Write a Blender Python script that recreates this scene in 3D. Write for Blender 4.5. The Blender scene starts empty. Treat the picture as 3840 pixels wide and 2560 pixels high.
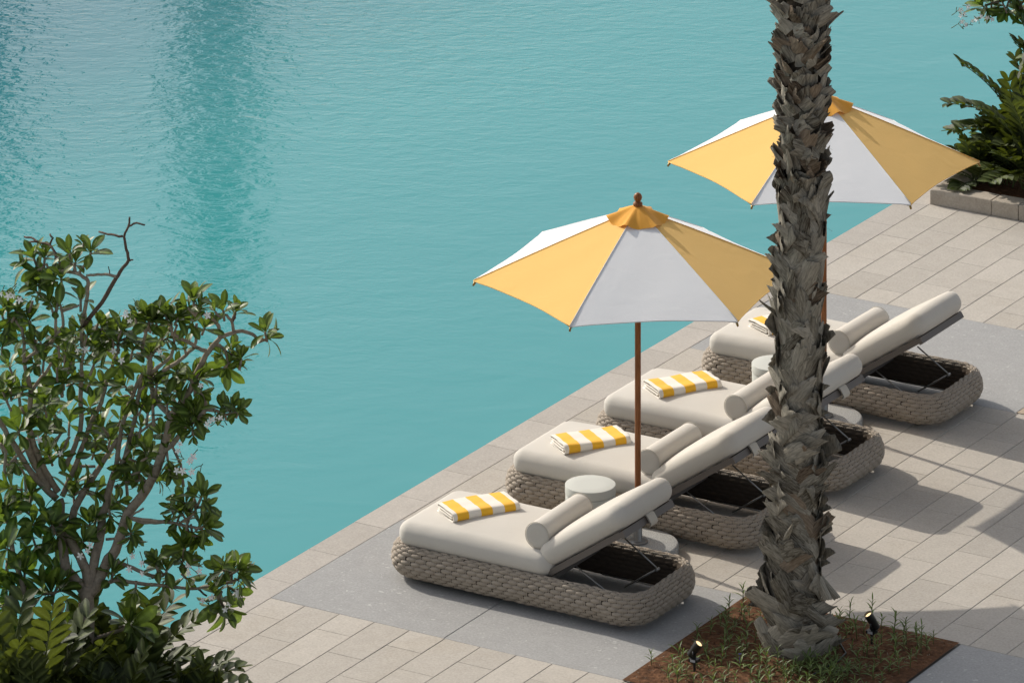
import bpy, bmesh, math, random
from mathutils import Vector, Matrix, noise
R_ = math.radians
sc = bpy.context.scene
C = sc.collection

# ---------------------------------------------------------------- camera, light, exposure
# world: X runs away from the pool across the deck, Y runs along the pool edge, Z up, metres
CAM = (22.8155, -34.9025, 15.8603)
cam_d = bpy.data.cameras.new('camera'); cam = bpy.data.objects.new('camera', cam_d); C.objects.link(cam)
cam.location = CAM; cam.rotation_euler = (R_(90), 0, R_(30.9018))
cam_d.sensor_width = 36; cam_d.lens = 36*22826.45/3840
cam_d.shift_y = -(1280+6449.535)/3840        # upright architectural shot: level camera, lens shifted down
cam_d.clip_start = 1; cam_d.clip_end = 2000
sc.camera = cam

SUN_EL = 34.0
SUN_AZ = math.atan2(-0.975, 0.2215)          # from +Y towards +X
w = bpy.data.worlds.new('World'); sc.world = w; w.use_nodes = True
nt = w.node_tree; bg = nt.nodes['Background']
sky = nt.nodes.new('ShaderNodeTexSky'); sky.sky_type = 'NISHITA'; sky.sun_disc = False
sky.sun_elevation = R_(SUN_EL); sky.sun_rotation = SUN_AZ
sky.air_density = 1.0; sky.dust_density = 3.0; sky.ozone_density = 1.0; sky.altitude = 0
hz = nt.nodes.new('ShaderNodeHueSaturation'); hz.inputs['Saturation'].default_value = .45   # hazy desert air greys the sky
nt.links.new(sky.outputs[0], hz.inputs['Color']); nt.links.new(hz.outputs[0], bg.inputs[0]); bg.inputs[1].default_value = 0.145
sl = bpy.data.lights.new('sun', 'SUN'); sun = bpy.data.objects.new('sun', sl); C.objects.link(sun)
sl.energy = 3.4; sl.angle = R_(0.55); sl.color = (1.0, 0.93, 0.83)
sd = Vector((math.sin(SUN_AZ)*math.cos(R_(SUN_EL)), math.cos(SUN_AZ)*math.cos(R_(SUN_EL)), math.sin(R_(SUN_EL))))
sun.rotation_euler = sd.to_track_quat('Z', 'Y').to_euler(); sun.location = sd*60
vs = sc.view_settings
vs.view_transform = 'Standard'; vs.look = 'None'; vs.exposure = 0.13; vs.gamma = 1.0; vs.use_curve_mapping = False
sc.cycles.max_bounces = 8; sc.cycles.transparent_max_bounces = 8
sc.cycles.use_denoising = True

rnd = random.Random(7)
# ---------------------------------------------------------------- node helpers
def N(t, ty, **k):
    n = t.nodes.new(ty)
    for a, b in k.items(): setattr(n, a, b)
    return n
def mat(name, base, rough=0.6, spec=0.5, metal=0.0):
    m = bpy.data.materials.new(name); m.use_nodes = True
    p = m.node_tree.nodes['Principled BSDF']
    p.inputs['Base Color'].default_value = (*base, 1); p.inputs['Roughness'].default_value = rough
    p.inputs['Specular IOR Level'].default_value = spec; p.inputs['Metallic'].default_value = metal
    return m
def tex_noise(t, vec, scale, detail=4, rough=0.5, dist=0.0):
    n = N(t, 'ShaderNodeTexNoise'); n.inputs['Scale'].default_value = scale; n.inputs['Detail'].default_value = detail
    n.inputs['Roughness'].default_value = rough; n.inputs['Distortion'].default_value = dist
    if vec is not None: t.links.new(vec, n.inputs['Vector'])
    return n
def ramp(t, fac, stops):
    r = N(t, 'ShaderNodeValToRGB'); e = r.color_ramp.elements
    while len(e) < len(stops): e.new(0.5)
    for i, (p, c) in enumerate(stops):
        e[i].position = p; e[i].color = (*c, 1) if len(c) == 3 else c
    t.links.new(fac, r.inputs[0]); return r
def mixc(t, fac, a, b, mode='MIX'):
    m = N(t, 'ShaderNodeMix'); m.data_type = 'RGBA'; m.blend_type = mode
    for s, v in ((m.inputs[0], fac), (m.inputs[6], a), (m.inputs[7], b)):
        if isinstance(v, (int, float)): s.default_value = v
        elif isinstance(v, tuple): s.default_value = (*v, 1)
        else: t.links.new(v, s)
    return m.outputs[2]
def mapping(t, vec, sc_=(1, 1, 1), rot=(0, 0, 0)):
    m = N(t, 'ShaderNodeMapping'); m.inputs['Scale'].default_value = sc_; m.inputs['Rotation'].default_value = rot
    t.links.new(vec, m.inputs['Vector']); return m.outputs[0]
def bump(t, p, h, strength, dist, prev=None):
    b = N(t, 'ShaderNodeBump'); b.inputs['Strength'].default_value = strength; b.inputs['Distance'].default_value = dist
    t.links.new(h, b.inputs['Height'])
    if prev is not None: t.links.new(prev, b.inputs['Normal'])
    if p is not None: t.links.new(b.outputs[0], p.inputs['Normal'])
    return b.outputs[0]
def objrand(t): return N(t, 'ShaderNodeObjectInfo').outputs['Random']
def gpos(t): return N(t, 'ShaderNodeNewGeometry').outputs['Position']
def ocoord(t): return N(t, 'ShaderNodeTexCoord').outputs['Object']
def pr(m): return m.node_tree, m.node_tree.nodes['Principled BSDF']

# ---------------------------------------------------------------- mesh helpers
class MB:
    def __init__(s): s.v = []; s.f = []; s.m = []
    def add(s, vs, fs, mi=0, M=None):
        o = len(s.v)
        s.v += [tuple(M @ Vector(p)) if M is not None else tuple(p) for p in vs]
        s.f += [tuple(i+o for i in f) for f in fs]; s.m += [mi]*len(fs)
        return s
    def mesh(s, name, mats, smooth=True, sharp=None):
        me = bpy.data.meshes.new(name); me.from_pydata(s.v, [], s.f); me.update()
        for m in (mats if isinstance(mats, (list, tuple)) else [mats]): me.materials.append(m)
        if any(s.m): me.polygons.foreach_set('material_index', s.m)
        me.polygons.foreach_set('use_smooth', [bool(smooth)]*len(me.polygons))
        if sharp is not None and smooth: me.set_sharp_from_angle(angle=R_(sharp))
        return me
def link(name, me, parent=None, loc=(0, 0, 0), rot=(0, 0, 0), **props):
    o = bpy.data.objects.new(name, me); C.objects.link(o)
    if parent is not None: o.parent = parent
    o.location = loc; o.rotation_euler = rot
    for k, v in props.items(): o[k] = v
    return o
def thing(name, label, cat, loc=(0, 0, 0), rz=0, group=None):
    o = bpy.data.objects.new(name, None); C.objects.link(o); o.location = loc; o.rotation_euler = (0, 0, rz)
    o.empty_display_size = 0.1
    o['label'] = label; o['category'] = cat
    if group: o['group'] = group
    return o
def copy_tree(o, parent=None):
    c = o.copy(); C.objects.link(c)
    if parent is not None: c.parent = parent
    for ch in list(o.children): copy_tree(ch, c)
    return c
def box(mb, x0, x1, y0, y1, z0, z1, mi=0, M=None):
    v = [(x0,y0,z0),(x1,y0,z0),(x1,y1,z0),(x0,y1,z0),(x0,y0,z1),(x1,y0,z1),(x1,y1,z1),(x0,y1,z1)]
    mb.add(v, [(0,3,2,1),(4,5,6,7),(0,1,5,4),(1,2,6,5),(2,3,7,6),(3,0,4,7)], mi, M)
def frame_to(a, b):
    d = (Vector(b)-Vector(a)); return Matrix.Translation(a) @ d.to_track_quat('Z', 'Y').to_matrix().to_4x4(), d.length
def tube(mb, pts, rads, seg=8, mi=0, cap=True, knobby=0.0):
    pts = [Vector(p) for p in pts]; n = len(pts)
    if isinstance(rads, (int, float)): rads = [rads]*n
    t0 = (pts[1]-pts[0]).normalized(); up = Vector((0, 0, 1)) if abs(t0.z) < .9 else Vector((1, 0, 0))
    nrm = t0.cross(up).normalized(); vs = []; fs = []
    for i in range(n):
        t = (pts[min(i+1, n-1)]-pts[max(i-1, 0)]).normalized()
        nrm = (nrm - t*nrm.dot(t)).normalized(); b = t.cross(nrm)
        for k in range(seg):
            a = 2*math.pi*k/seg; r = rads[i]*(1+knobby*rnd.uniform(-1, 1))
            vs.append(pts[i]+(nrm*math.cos(a)+b*math.sin(a))*r)
    for i in range(n-1):
        for k in range(seg):
            k2 = (k+1) % seg; fs.append((i*seg+k, i*seg+k2, (i+1)*seg+k2, (i+1)*seg+k))
    if cap: fs += [tuple(range(seg-1, -1, -1)), tuple((n-1)*seg+k for k in range(seg))]
    mb.add(vs, fs, mi)
def lathe(mb, prof, seg=40, mi=0, c=(0, 0, 0), M=None):
    vs = []; fs = []; n = len(prof)
    for (r, z) in prof:
        for k in range(seg):
            a = 2*math.pi*k/seg; vs.append((c[0]+r*math.cos(a), c[1]+r*math.sin(a), c[2]+z))
    for i in range(n-1):
        for k in range(seg):
            k2 = (k+1) % seg; fs.append((i*seg+k, i*seg+k2, (i+1)*seg+k2, (i+1)*seg+k))
    fs.append(tuple(range(seg-1, -1, -1))); fs.append(tuple((n-1)*seg+k for k in range(seg)))
    mb.add(vs, fs, mi, M)
def outline(hx, hy, r, ncorner=8, nx=10, ny=6):
    """rounded rectangle, counter-clockwise, constant number of points"""
    r = max(min(r, hx-1e-4, hy-1e-4), 1e-4); p = []
    cs = [(hx-r, hy-r, 0), (-hx+r, hy-r, 90), (-hx+r, -hy+r, 180), (hx-r, -hy+r, 270)]
    for i, (cx, cy, a0) in enumerate(cs):
        for k in range(ncorner+1):
            a = R_(a0+90*k/ncorner); p.append((cx+r*math.cos(a), cy+r*math.sin(a)))
        nx_, (tx, ty, a1) = (nx if i % 2 == 0 else ny), cs[(i+1) % 4]
        e = (tx+r*math.cos(R_(a0+90)), ty+r*math.sin(R_(a0+90))); s = p[-1]
        for k in range(1, nx_): p.append((s[0]+(e[0]-s[0])*k/nx_, s[1]+(e[1]-s[1])*k/nx_))
    return p
def rings(mb, rs, close_top=True, close_bot=True, mi=0, M=None):
    n = len(rs[0]); vs = [p for r in rs for p in r]; fs = []
    for i in range(len(rs)-1):
        for k in range(n):
            k2 = (k+1) % n; fs.append((i*n+k, i*n+k2, (i+1)*n+k2, (i+1)*n+k))
    if close_bot: fs.append(tuple(range(n-1, -1, -1)))
    if close_top: fs.append(tuple((len(rs)-1)*n+k for k in range(n)))
    mb.add(vs, fs, mi, M)
def cushion(mb, hx, hy, h, rc, re, crown=0.012, wob=0.0, M=None, seed=0):
    """upholstered slab centred on 0, thickness h, plan corner radius rc, edge roll re"""
    rs = []
    def ring(d, z, f=1.0):
        q = [(x, y, z) for x, y in outline(hx-d, hy-d, max(rc-d, 0.02))]
        return q
    for i in range(7):
        a = R_(-90+90*i/6); rs.append(ring(re*(1-math.cos(a))*1.0, -h/2+re*(1+math.sin(a))))
    for i in range(1, 8):
        a = R_(90*i/7); rs.append(ring(re*(1-math.cos(a)), h/2-re+re*math.sin(a)))
    base = rs[-1]
    for f in (.93, .84, .72, .58, .42, .25, .08):
        rs.append([(x*f, y*f, h/2) for x, y, z in base])
    bot = [[(x*f, y*f, -h/2) for x, y, z in rs[0]] for f in (.1, .6)]
    rs = bot+rs
    out = []
    for r in rs:
        q = []
        for x, y, z in r:
            c = max(0, (1-(x/hx)**2))*max(0, (1-(y/hy)**2)); t = (z/(h/2)+1)/2
            z2 = z+crown*c*(1 if z > 0 else -.6)*abs(z)/(h/2)*1.6
            nn = noise.noise(Vector((x*3.1+seed, y*3.1, z*4)))*wob
            q.append((x*(1+nn*.5), y*(1+nn*.5), z2+nn*(1 if z > 0 else 0)))
        out.append(q)
    rings(mb, out, M=M)

# ================================================================ MATERIALS
def m_water():
    m = mat('pool_water', (.05, .26, .27), .06, .5); t, p = pr(m); p.inputs['IOR'].default_value = 1.33
    g = gpos(t)
    # turquoise body of the water, very gently uneven
    n = tex_noise(t, g, .12, 2); c = mixc(t, n.outputs[0], (.025, .246, .256), (.035, .274, .277))
    # shade on the far water painted in: base colour darkens away from deck
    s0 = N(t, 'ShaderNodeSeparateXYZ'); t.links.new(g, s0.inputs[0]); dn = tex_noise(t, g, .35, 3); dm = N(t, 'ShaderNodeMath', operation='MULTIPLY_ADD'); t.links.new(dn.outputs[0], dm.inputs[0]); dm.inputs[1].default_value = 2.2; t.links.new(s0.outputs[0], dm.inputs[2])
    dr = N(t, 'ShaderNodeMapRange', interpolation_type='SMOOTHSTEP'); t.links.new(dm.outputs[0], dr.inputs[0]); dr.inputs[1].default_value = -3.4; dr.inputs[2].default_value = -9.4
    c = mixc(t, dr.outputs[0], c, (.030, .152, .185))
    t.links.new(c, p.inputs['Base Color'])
    # wavelets: stretched across the view direction, calmer beside the deck
    v = mapping(t, g, (1, 1, 1), (0, 0, R_(-31)))
    v1 = mapping(t, v, (.62, 1.1, 1)); a = tex_noise(t, v1, 8.0, 3, .6, .5)
    v2 = mapping(t, v, (.5, 1.1, 1)); b = tex_noise(t, v2, 19, 2, .5, .3)
    v3 = mapping(t, v, (.7, 1.0, 1)); d = tex_noise(t, v3, 1.5, 2, .5, .5)
    big = tex_noise(t, g, .22, 2)
    sp = N(t, 'ShaderNodeSeparateXYZ'); t.links.new(g, sp.inputs[0])
    mr = N(t, 'ShaderNodeMapRange'); t.links.new(sp.outputs[0], mr.inputs[0])
    mr.inputs[1].default_value = -.3; mr.inputs[2].default_value = -7.5; mr.inputs[3].default_value = .05; mr.inputs[4].default_value = 1.0
    mul = N(t, 'ShaderNodeMath', operation='MULTIPLY'); t.links.new(mr.outputs[0], mul.inputs[0])
    mb_ = N(t, 'ShaderNodeMapRange'); t.links.new(big.outputs[0], mb_.inputs[0])
    mb_.inputs[1].default_value = .35; mb_.inputs[2].default_value = .65; mb_.inputs[3].default_value = .55; mb_.inputs[4].default_value = 1.1
    t.links.new(mb_.outputs[0], mul.inputs[1])
    n1 = bump(t, None, d.outputs[0], .25, .026)
    bn = N(t, 'ShaderNodeBump'); bn.inputs['Distance'].default_value = .0125; t.links.new(mul.outputs[0], bn.inputs['Strength'])
    t.links.new(a.outputs[0], bn.inputs['Height']); t.links.new(n1, bn.inputs['Normal'])
    bn2 = N(t, 'ShaderNodeBump'); bn2.inputs['Distance'].default_value = .0025; t.links.new(mul.outputs[0], bn2.inputs['Strength'])
    t.links.new(b.outputs[0], bn2.inputs['Height']); t.links.new(bn.outputs[0], bn2.inputs['Normal'])
    t.links.new(bn2.outputs[0], p.inputs['Normal'])
    return m
def m_stone(name, c0, c1, stain, speck, speck_scale, speck_amt, rough=.8, rel=.0015, pos=True):
    m = mat(name, c0, rough, .3); t, p = pr(m); g = gpos(t)
    rn = objrand(t)
    n = tex_noise(t, g, 2.2, 5, .6); c = mixc(t, n.outputs[0], c0, c1)
    hsv = N(t, 'ShaderNodeHueSaturation'); t.links.new(c, hsv.inputs['Color'])
    mr = N(t, 'ShaderNodeMapRange'); t.links.new(rn, mr.inputs[0]); mr.inputs[3].default_value = .93; mr.inputs[4].default_value = 1.07
    t.links.new(mr.outputs[0], hsv.inputs['Value'])
    s = tex_noise(t, g, 1.1, 6, .65, .4); r = ramp(t, s.outputs[0], [(.52, (0, 0, 0)), (.72, (1, 1, 1))])
    rm = N(t, 'ShaderNodeMath', operation='MULTIPLY'); t.links.new(r.outputs[0], rm.inputs[0]); rm.inputs[1].default_value = .35
    c = mixc(t, rm.outputs[0], hsv.outputs[0], stain)
    f = tex_noise(t, g, 55, 4, .7); rf = ramp(t, f.outputs[0], [(.3, (.82, .81, .8)), (.7, (1.1, 1.1, 1.1))])
    c = mixc(t, 1.0, c, rf.outputs[0], 'MULTIPLY')
    f2 = tex_noise(t, g, 9, 5, .75); rf2 = ramp(t, f2.outputs[0], [(.3, (.93, .93, .93)), (.7, (1.05, 1.05, 1.05))])
    c = mixc(t, 1.0, c, rf2.outputs[0], 'MULTIPLY')
    if speck:
        warp = tex_noise(t, g, 14, 2); gv = N(t, 'ShaderNodeMix'); gv.data_type = 'VECTOR'; gv.inputs[0].default_value = .09
        t.links.new(g, gv.inputs[4]); t.links.new(warp.outputs[1], gv.inputs[5])
        for sc2, th, amt in ((speck_scale, .17, speck_amt), (speck_scale*2.3, .20, speck_amt*.8)):
            vo = N(t, 'ShaderNodeTexVoronoi'); vo.inputs['Scale'].default_value = sc2; t.links.new(gv.outputs[1], vo.inputs['Vector'])
            lt = ramp(t, vo.outputs['Distance'], [(th*.7, (1, 1, 1)), (th*1.2, (0, 0, 0))])
            sel = ramp(t, N(t, 'ShaderNodeSeparateColor').outputs[0], [(.6, (0, 0, 0)), (.72, (1, 1, 1))])
            sp = [n_ for n_ in t.nodes if n_.type == 'SEPARATE_COLOR'][-1]; t.links.new(vo.outputs['Color'], sp.inputs[0])
            mm = N(t, 'ShaderNodeMath', operation='MULTIPLY'); t.links.new(lt.outputs[0], mm.inputs[0]); t.links.new(sel.outputs[0], mm.inputs[1])
            m2 = N(t, 'ShaderNodeMath', operation='MULTIPLY'); t.links.new(mm.outputs[0], m2.inputs[0]); m2.inputs[1].default_value = amt
            c = mixc(t, m2.outputs[0], c, speck)
    t.links.new(c, p.inputs['Base Color'])
    b1 = bump(t, None, f.outputs[0], .5, rel); bump(t, p, f2.outputs[0], .4, rel*2, b1)
    return m
def m_fabric(name, base, rough=.9, trans=0.0, weave=700, tint=None, var=.04, fold=0.0):
    m = mat(name, base, rough, .2); t, p = pr(m); o = ocoord(t)
    n = tex_noise(t, o, 3.0, 4, .6); c = mixc(t, n.outputs[0], tuple(x*(1-var) for x in base), tuple(min(1, x*(1+var)) for x in base))
    f = tex_noise(t, o, weave, 2, .5); rf = ramp(t, f.outputs[0], [(.3, (.93, .93, .93)), (.7, (1.04, 1.04, 1.04))])
    c = mixc(t, 1.0, c, rf.outputs[0], 'MULTIPLY'); t.links.new(c, p.inputs['Base Color'])
    p.inputs['Sheen Weight'].default_value = .15
    w1 = tex_noise(t, o, 6, 3, .55, .8); b1 = bump(t, None, w1.outputs[0], .35, .008+fold)
    nb = bump(t, p, f.outputs[0], .3, .0006, b1)
    if trans > 0:
        tr = N(t, 'ShaderNodeBsdfTranslucent'); t.links.new(c, tr.inputs['Color']) if tint is None else None
        if tint: tr.inputs['Color'].default_value = (*tint, 1)
        ms = N(t, 'ShaderNodeMixShader'); ms.inputs[0].default_value = trans
        out = t.nodes['Material Output']; t.links.new(p.outputs[0], ms.inputs[1]); t.links.new(tr.outputs[0], ms.inputs[2]); t.links.new(ms.outputs[0], out.inputs[0])
    return m
def m_leaf(name, dark, light, back, trans, rough=.38, vein=True):
    m = mat(name, dark, rough, .33); t, p = pr(m); o = ocoord(t)
    rn = objrand(t); n = tex_noise(t, gpos(t), 5, 3)
    ad = N(t, 'ShaderNodeMath', operation='ADD'); t.links.new(rn, ad.inputs[0]); t.links.new(n.outputs[0], ad.inputs[1])
    hf = N(t, 'ShaderNodeMath', operation='MULTIPLY'); t.links.new(ad.outputs[0], hf.inputs[0]); hf.inputs[1].default_value = .5
    r = ramp(t, hf.outputs[0], [(.25, dark), (.75, light)])
    c = r.outputs[0]
    at = N(t, 'ShaderNodeAttribute'); at.attribute_name = 'rib'
    if vein: c = mixc(t, at.outputs['Fac'], c, tuple(min(1, x*1.7+.02) for x in light))
    sp = tex_noise(t, gpos(t), 38, 3, .6); rs = ramp(t, sp.outputs[0], [(.35, (.70, .72, .72)), (.65, (1.18, 1.15, 1.1))])
    c = mixc(t, 1.0, c, rs.outputs[0], 'MULTIPLY')
    t.links.new(c, p.inputs['Base Color'])
    tr = N(t, 'ShaderNodeBsdfTranslucent'); tr.inputs['Color'].default_value = (*back, 1)
    ms = N(t, 'ShaderNodeMixShader'); ms.inputs[0].default_value = trans
    out = t.nodes['Material Output']; t.links.new(p.outputs[0], ms.inputs[1]); t.links.new(tr.outputs[0], ms.inputs[2]); t.links.new(ms.outputs[0], out.inputs[0])
    bump(t, p, sp.outputs[0], .25, .003)
    return m
def m_bark(name, a, b, scale=18, stretch=(1, 1, .35), rel=.004, var=True, crack=None, rough=.9):
    m = mat(name, a, rough, .2); t, p = pr(m); o = ocoord(t)
    v = mapping(t, o, stretch); n = tex_noise(t, v, scale, 6, .65, .4)
    f = n.outputs[0]
    if var:
        ad = N(t, 'ShaderNodeMath', operation='MULTIPLY_ADD'); t.links.new(objrand(t), ad.inputs[0]); ad.inputs[1].default_value = .30; ad.inputs[2].default_value = -.15
        a2 = N(t, 'ShaderNodeMath', operation='ADD'); t.links.new(f, a2.inputs[0]); t.links.new(ad.outputs[0], a2.inputs[1]); f = a2.outputs[0]
    st = [(.3, a), (.7, b)] if crack is None else [(.25, crack), (.42, a), (.72, b)]
    r = ramp(t, f, st); t.links.new(r.outputs[0], p.inputs['Base Color'])
    bump(t, p, n.outputs[0], .6, rel*.8); return m

M = {}
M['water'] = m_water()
M['tile'] = m_stone('sand_stone_tile', (.408, .374, .325), (.450, .416, .366), (.345, .30, .235), None, 0, 0, .85, .0016)
M['coping'] = m_stone('coping_stone', (.388, .358, .318), (.430, .398, .356), (.34, .305, .265), (.55, .53, .5), 26, .35, .8, .0014)
M['slab'] = m_stone('grey_terrazzo', (.300, .298, .290), (.345, .343, .334), (.28, .275, .262), (.60, .59, .56), 17, .42, .7, .0008)
M['kerb'] = m_stone('kerb_stone', (.36, .31, .25), (.45, .40, .335), (.26, .21, .16), None, 0, 0, .9, .004)
M['grout'] = mat('dark_joint', (.28, .245, .205), .95, .1)
def m_soil():
    m = mat('red_soil', (.20, .08, .04), .95, .1); t, p = pr(m); g = gpos(t)
    n = tex_noise(t, g, 24, 6, .7); r = ramp(t, n.outputs[0], [(.3, (.050, .026, .015)), (.55, (.135, .066, .034)), (.75, (.25, .130, .068))])
    t.links.new(r.outputs[0], p.inputs['Base Color']); bump(t, p, n.outputs[0], .9, .012); return m
M['soil'] = m_soil()
M['cream'] = m_fabric('cream_canvas', (.545, .512, .455), .9, fold=.002)
M['piping'] = m_fabric('cream_piping', (.50, .46, .39), .9)
M['towel_white'] = m_fabric('white_terry', (.76, .71, .63), .95, weave=400)
M['towel_yellow'] = m_fabric('yellow_terry', (.86, .47, .035), .95, weave=400)
M['canopy_white'] = m_fabric('white_awning_cloth', (.80, .80, .80), .85, .12, tint=(.85, .85, .86), var=.015)
M['canopy_yellow'] = m_fabric('yellow_awning_cloth', (.86, .535, .160), .85, .16, tint=(.85, .45, .08), var=.02)
M['cap_yellow'] = m_fabric('ochre_cap_cloth', (.78, .38, .055), .85, .14, tint=(.9, .35, .03), var=.04)
M['wood'] = m_bark('varnished_teak', (.16, .055, .018), (.30, .12, .045), 16, (6, 6, .5), .0006, False, rough=.35)
M['table'] = mat('pale_lacquer', (.60, .60, .55), .45, .4)
t, p = pr(M['table']); n_ = tex_noise(t, ocoord(t), 3, 3); t.links.new(mixc(t, n_.outputs[0], (.49, .50, .455), (.53, .535, .49)), p.inputs['Base Color'])
M['metal_brown'] = mat('bronze_powder_coat', (.12, .102, .088), .5, .5)
M['metal_grey'] = mat('grey_steel', (.22, .22, .215), .42, .5, .5)
M['rod'] = mat('steel_rod', (.30, .29, .27), .35, .5, .7)
M['brass'] = mat('brass_tip', (.30, .19, .06), .35, .5, .8)
def m_wicker():
    m = mat('taupe_rope', (.25, .205, .16), .75, .35); t, p = pr(m); o = ocoord(t)
    n = tex_noise(t, o, 14, 3, .6); c = mixc(t, n.outputs[0], (.300, .250, .195), (.420, .360, .290))
    at = N(t, 'ShaderNodeAttribute'); at.attribute_name = 'cord'
    # fine cords that make up each strand
    wv = N(t, 'ShaderNodeMath', operation='SINE'); mu = N(t, 'ShaderNodeMath', operation='MULTIPLY'); t.links.new(at.outputs['Fac'], mu.inputs[0]); mu.inputs[1].default_value = 26
    t.links.new(mu.outputs[0], wv.inputs[0])
    rr = ramp(t, wv.outputs[0], [(0, (.74, .73, .72)), (.55, (1.05, 1.05, 1.05))])
    mr = N(t, 'ShaderNodeMapRange'); t.links.new(wv.outputs[0], mr.inputs[0]); mr.inputs[1].default_value = -1
    rr = ramp(t, mr.outputs[0], [(0, (.70, .69, .68)), (.5, (1.04, 1.04, 1.04))])
    c = mixc(t, 1.0, c, rr.outputs[0], 'MULTIPLY'); t.links.new(c, p.inputs['Base Color'])
    bump(t, p, mr.outputs[0], .5, .0015); return m
M['wicker'] = m_wicker()
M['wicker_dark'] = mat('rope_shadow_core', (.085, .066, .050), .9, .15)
def m_granite():
    m = mat('speckled_granite', (.33, .33, .32), .8, .3); t, p = pr(m); n = tex_noise(t, ocoord(t), 130, 3, .75)
    r = ramp(t, n.outputs[0], [(.33, (.13, .13, .125)), (.5, (.33, .33, .32)), (.68, (.52, .52, .50))]); t.links.new(r.outputs[0], p.inputs['Base Color'])
    bump(t, p, n.outputs[0], .4, .002); return m
M['granite'] = m_granite()
M['frangi'] = m_leaf('frangipani_leaf', (.030, .052, .014), (.122, .172, .034), (.24, .36, .03), .24, .42)
M['cycad'] = m_leaf('cycad_leaflet', (.014, .026, .008), (.060, .078, .018), (.20, .25, .02), .18, .58)
M['seedling'] = m_leaf('seedling_leaf', (.045, .075, .022), (.13, .18, .05), (.22, .32, .05), .22, .5)
M['bark'] = m_bark('frangipani_bark', (.175, .142, .108), (.34, .285, .220), 30, (1, 1, 1), .004, False)
M['bark_dead'] = m_bark('dry_twig_bark', (.060, .040, .030), (.15, .105, .080), 40, (1, 1, 1), .004, False)
M['stem'] = mat('green_stem', (.10, .12, .04), .6, .3)
M['boot'] = m_bark('palm_leaf_base', (.150, .135, .105), (.340, .308, .250), 22, (5, .8, 1), .004, True, (.040, .030, .020))
M['boot_in'] = m_bark('palm_leaf_base_worn', (.12, .090, .062), (.25, .195, .140), 22, (5, .8, 1), .004, True, (.045, .028, .016))
M['fibre'] = m_bark('palm_fibre', (.035, .027, .018), (.10, .080, .056), 40, (3, 3, .5), .008, False)
M['petal'] = mat('white_petal', (.84, .84, .80), .6, .3)
M['petal_violet'] = mat('violet_petal', (.20, .16, .48), .6, .3)
M['black'] = mat('black_housing', (.012, .012, .012), .4, .5)
M['hose'] = mat('drip_hose_plastic', (.02, .03, .03), .4, .4)
M['paper'] = mat('pale_sticker', (.45, .45, .45), .6, .3)
ml = mat('lamp_lens', (.9, .7, .4), .3); t, p = pr(ml); p.inputs['Emission Color'].default_value = (1, .72, .38, 1); p.inputs['Emission Strength'].default_value = 1.3; M['lens'] = ml

M['sand'] = m_bark('pale_sand', (.34, .27, .20), (.46, .38, .29), 30, (1, 1, 1), .002, False)

# ================================================================ SETTING
W = .28; TL = 2.13*W; JN = .0015
deck_b = MB(); box(deck_b, -.255, 60, -40, 60, -.6, -.013)
deck = link('pavement', deck_b.mesh('pavement', M['grout'], False), kind='structure')
wb = MB(); wb.add([(-90, -60, -.035), (-.20, -60, -.035), (-.20, 110, -.035), (-90, 110, -.035)], [(0, 1, 2, 3)])
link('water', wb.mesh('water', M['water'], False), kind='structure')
fb = MB(); box(fb, -95, -.25, -65, 115, -2.2, -1.6); link('ground', fb.mesh('ground', M['coping'], False), kind='structure')

def tile_mesh(lx, ly, m, th=.012, bev=.003, name='tile'):
    mb = MB(); hx, hy = lx/2-JN*(.45 if name == 'coping_stone' else .85), ly/2-JN*.42
    r = [[(sx*(hx-d), sy*(hy-d), z) for sx, sy in ((-1, -1), (1, -1), (1, 1), (-1, 1))] for d, z in ((0, -th), (0, -bev), (bev, 0))]
    rings(mb, r, close_bot=False); return mb.mesh(name, m, False)
tm = {}
tile_list = []
def tile(x0, x1, y0, y1, m='tile', name='tile'):
    tile_list.append((x0, x1, y0, y1, m, name))
V1, V2, V3 = 6.06*W, 20.95*W, 26.91*W
def col(k, m='tile'):
    x0, x1 = k*W, (k+1)*W; odd = k % 2
    # front field, middle field, back field
    def run(a, b, start):
        js = []; j = start
        while j > a: j -= TL
        while j < b:
            j += TL
            if a+.02 < j < b-.02: js.append(j)
        es = [a]+js+[b]
        for p, q in zip(es[:-1], es[1:]): tile(x0, x1, p, q)
    run(-3.2, 0, -TL if odd else -TL/2) if k < 16 else None
    if k >= 16: pass
    run(V1, V2, V1+(TL/2 if odd else TL))
    run(V3, 12*W*3.2 if k < 0 else (9.92 if k < 9 else 9.92), V3+(TL if odd else TL/2))
for k in range(0, 21): col(k)
CW = .2645
j = -3.25*W-3*2.139*W
while j < 11:
    tile(-CW, 0, j, j+2.139*W, 'coping', 'coping_stone'); j += 2.139*W
# big grey slabs under the loungers and beside the planting beds
BX0, BX1 = 9.93*W, 15.78*W
for (a, b) in ((0, V1), (V2, V3)):
    for x0, x1 in ((0, 4.96*W), (4.96*W, BX0)): tile(x0, x1, a, b, 'slab', 'grey_slab')
    x = BX1
    for _ in range(2): tile(x, x+4.96*W, a, b, 'slab', 'grey_slab'); x += 4.96*W
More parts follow.
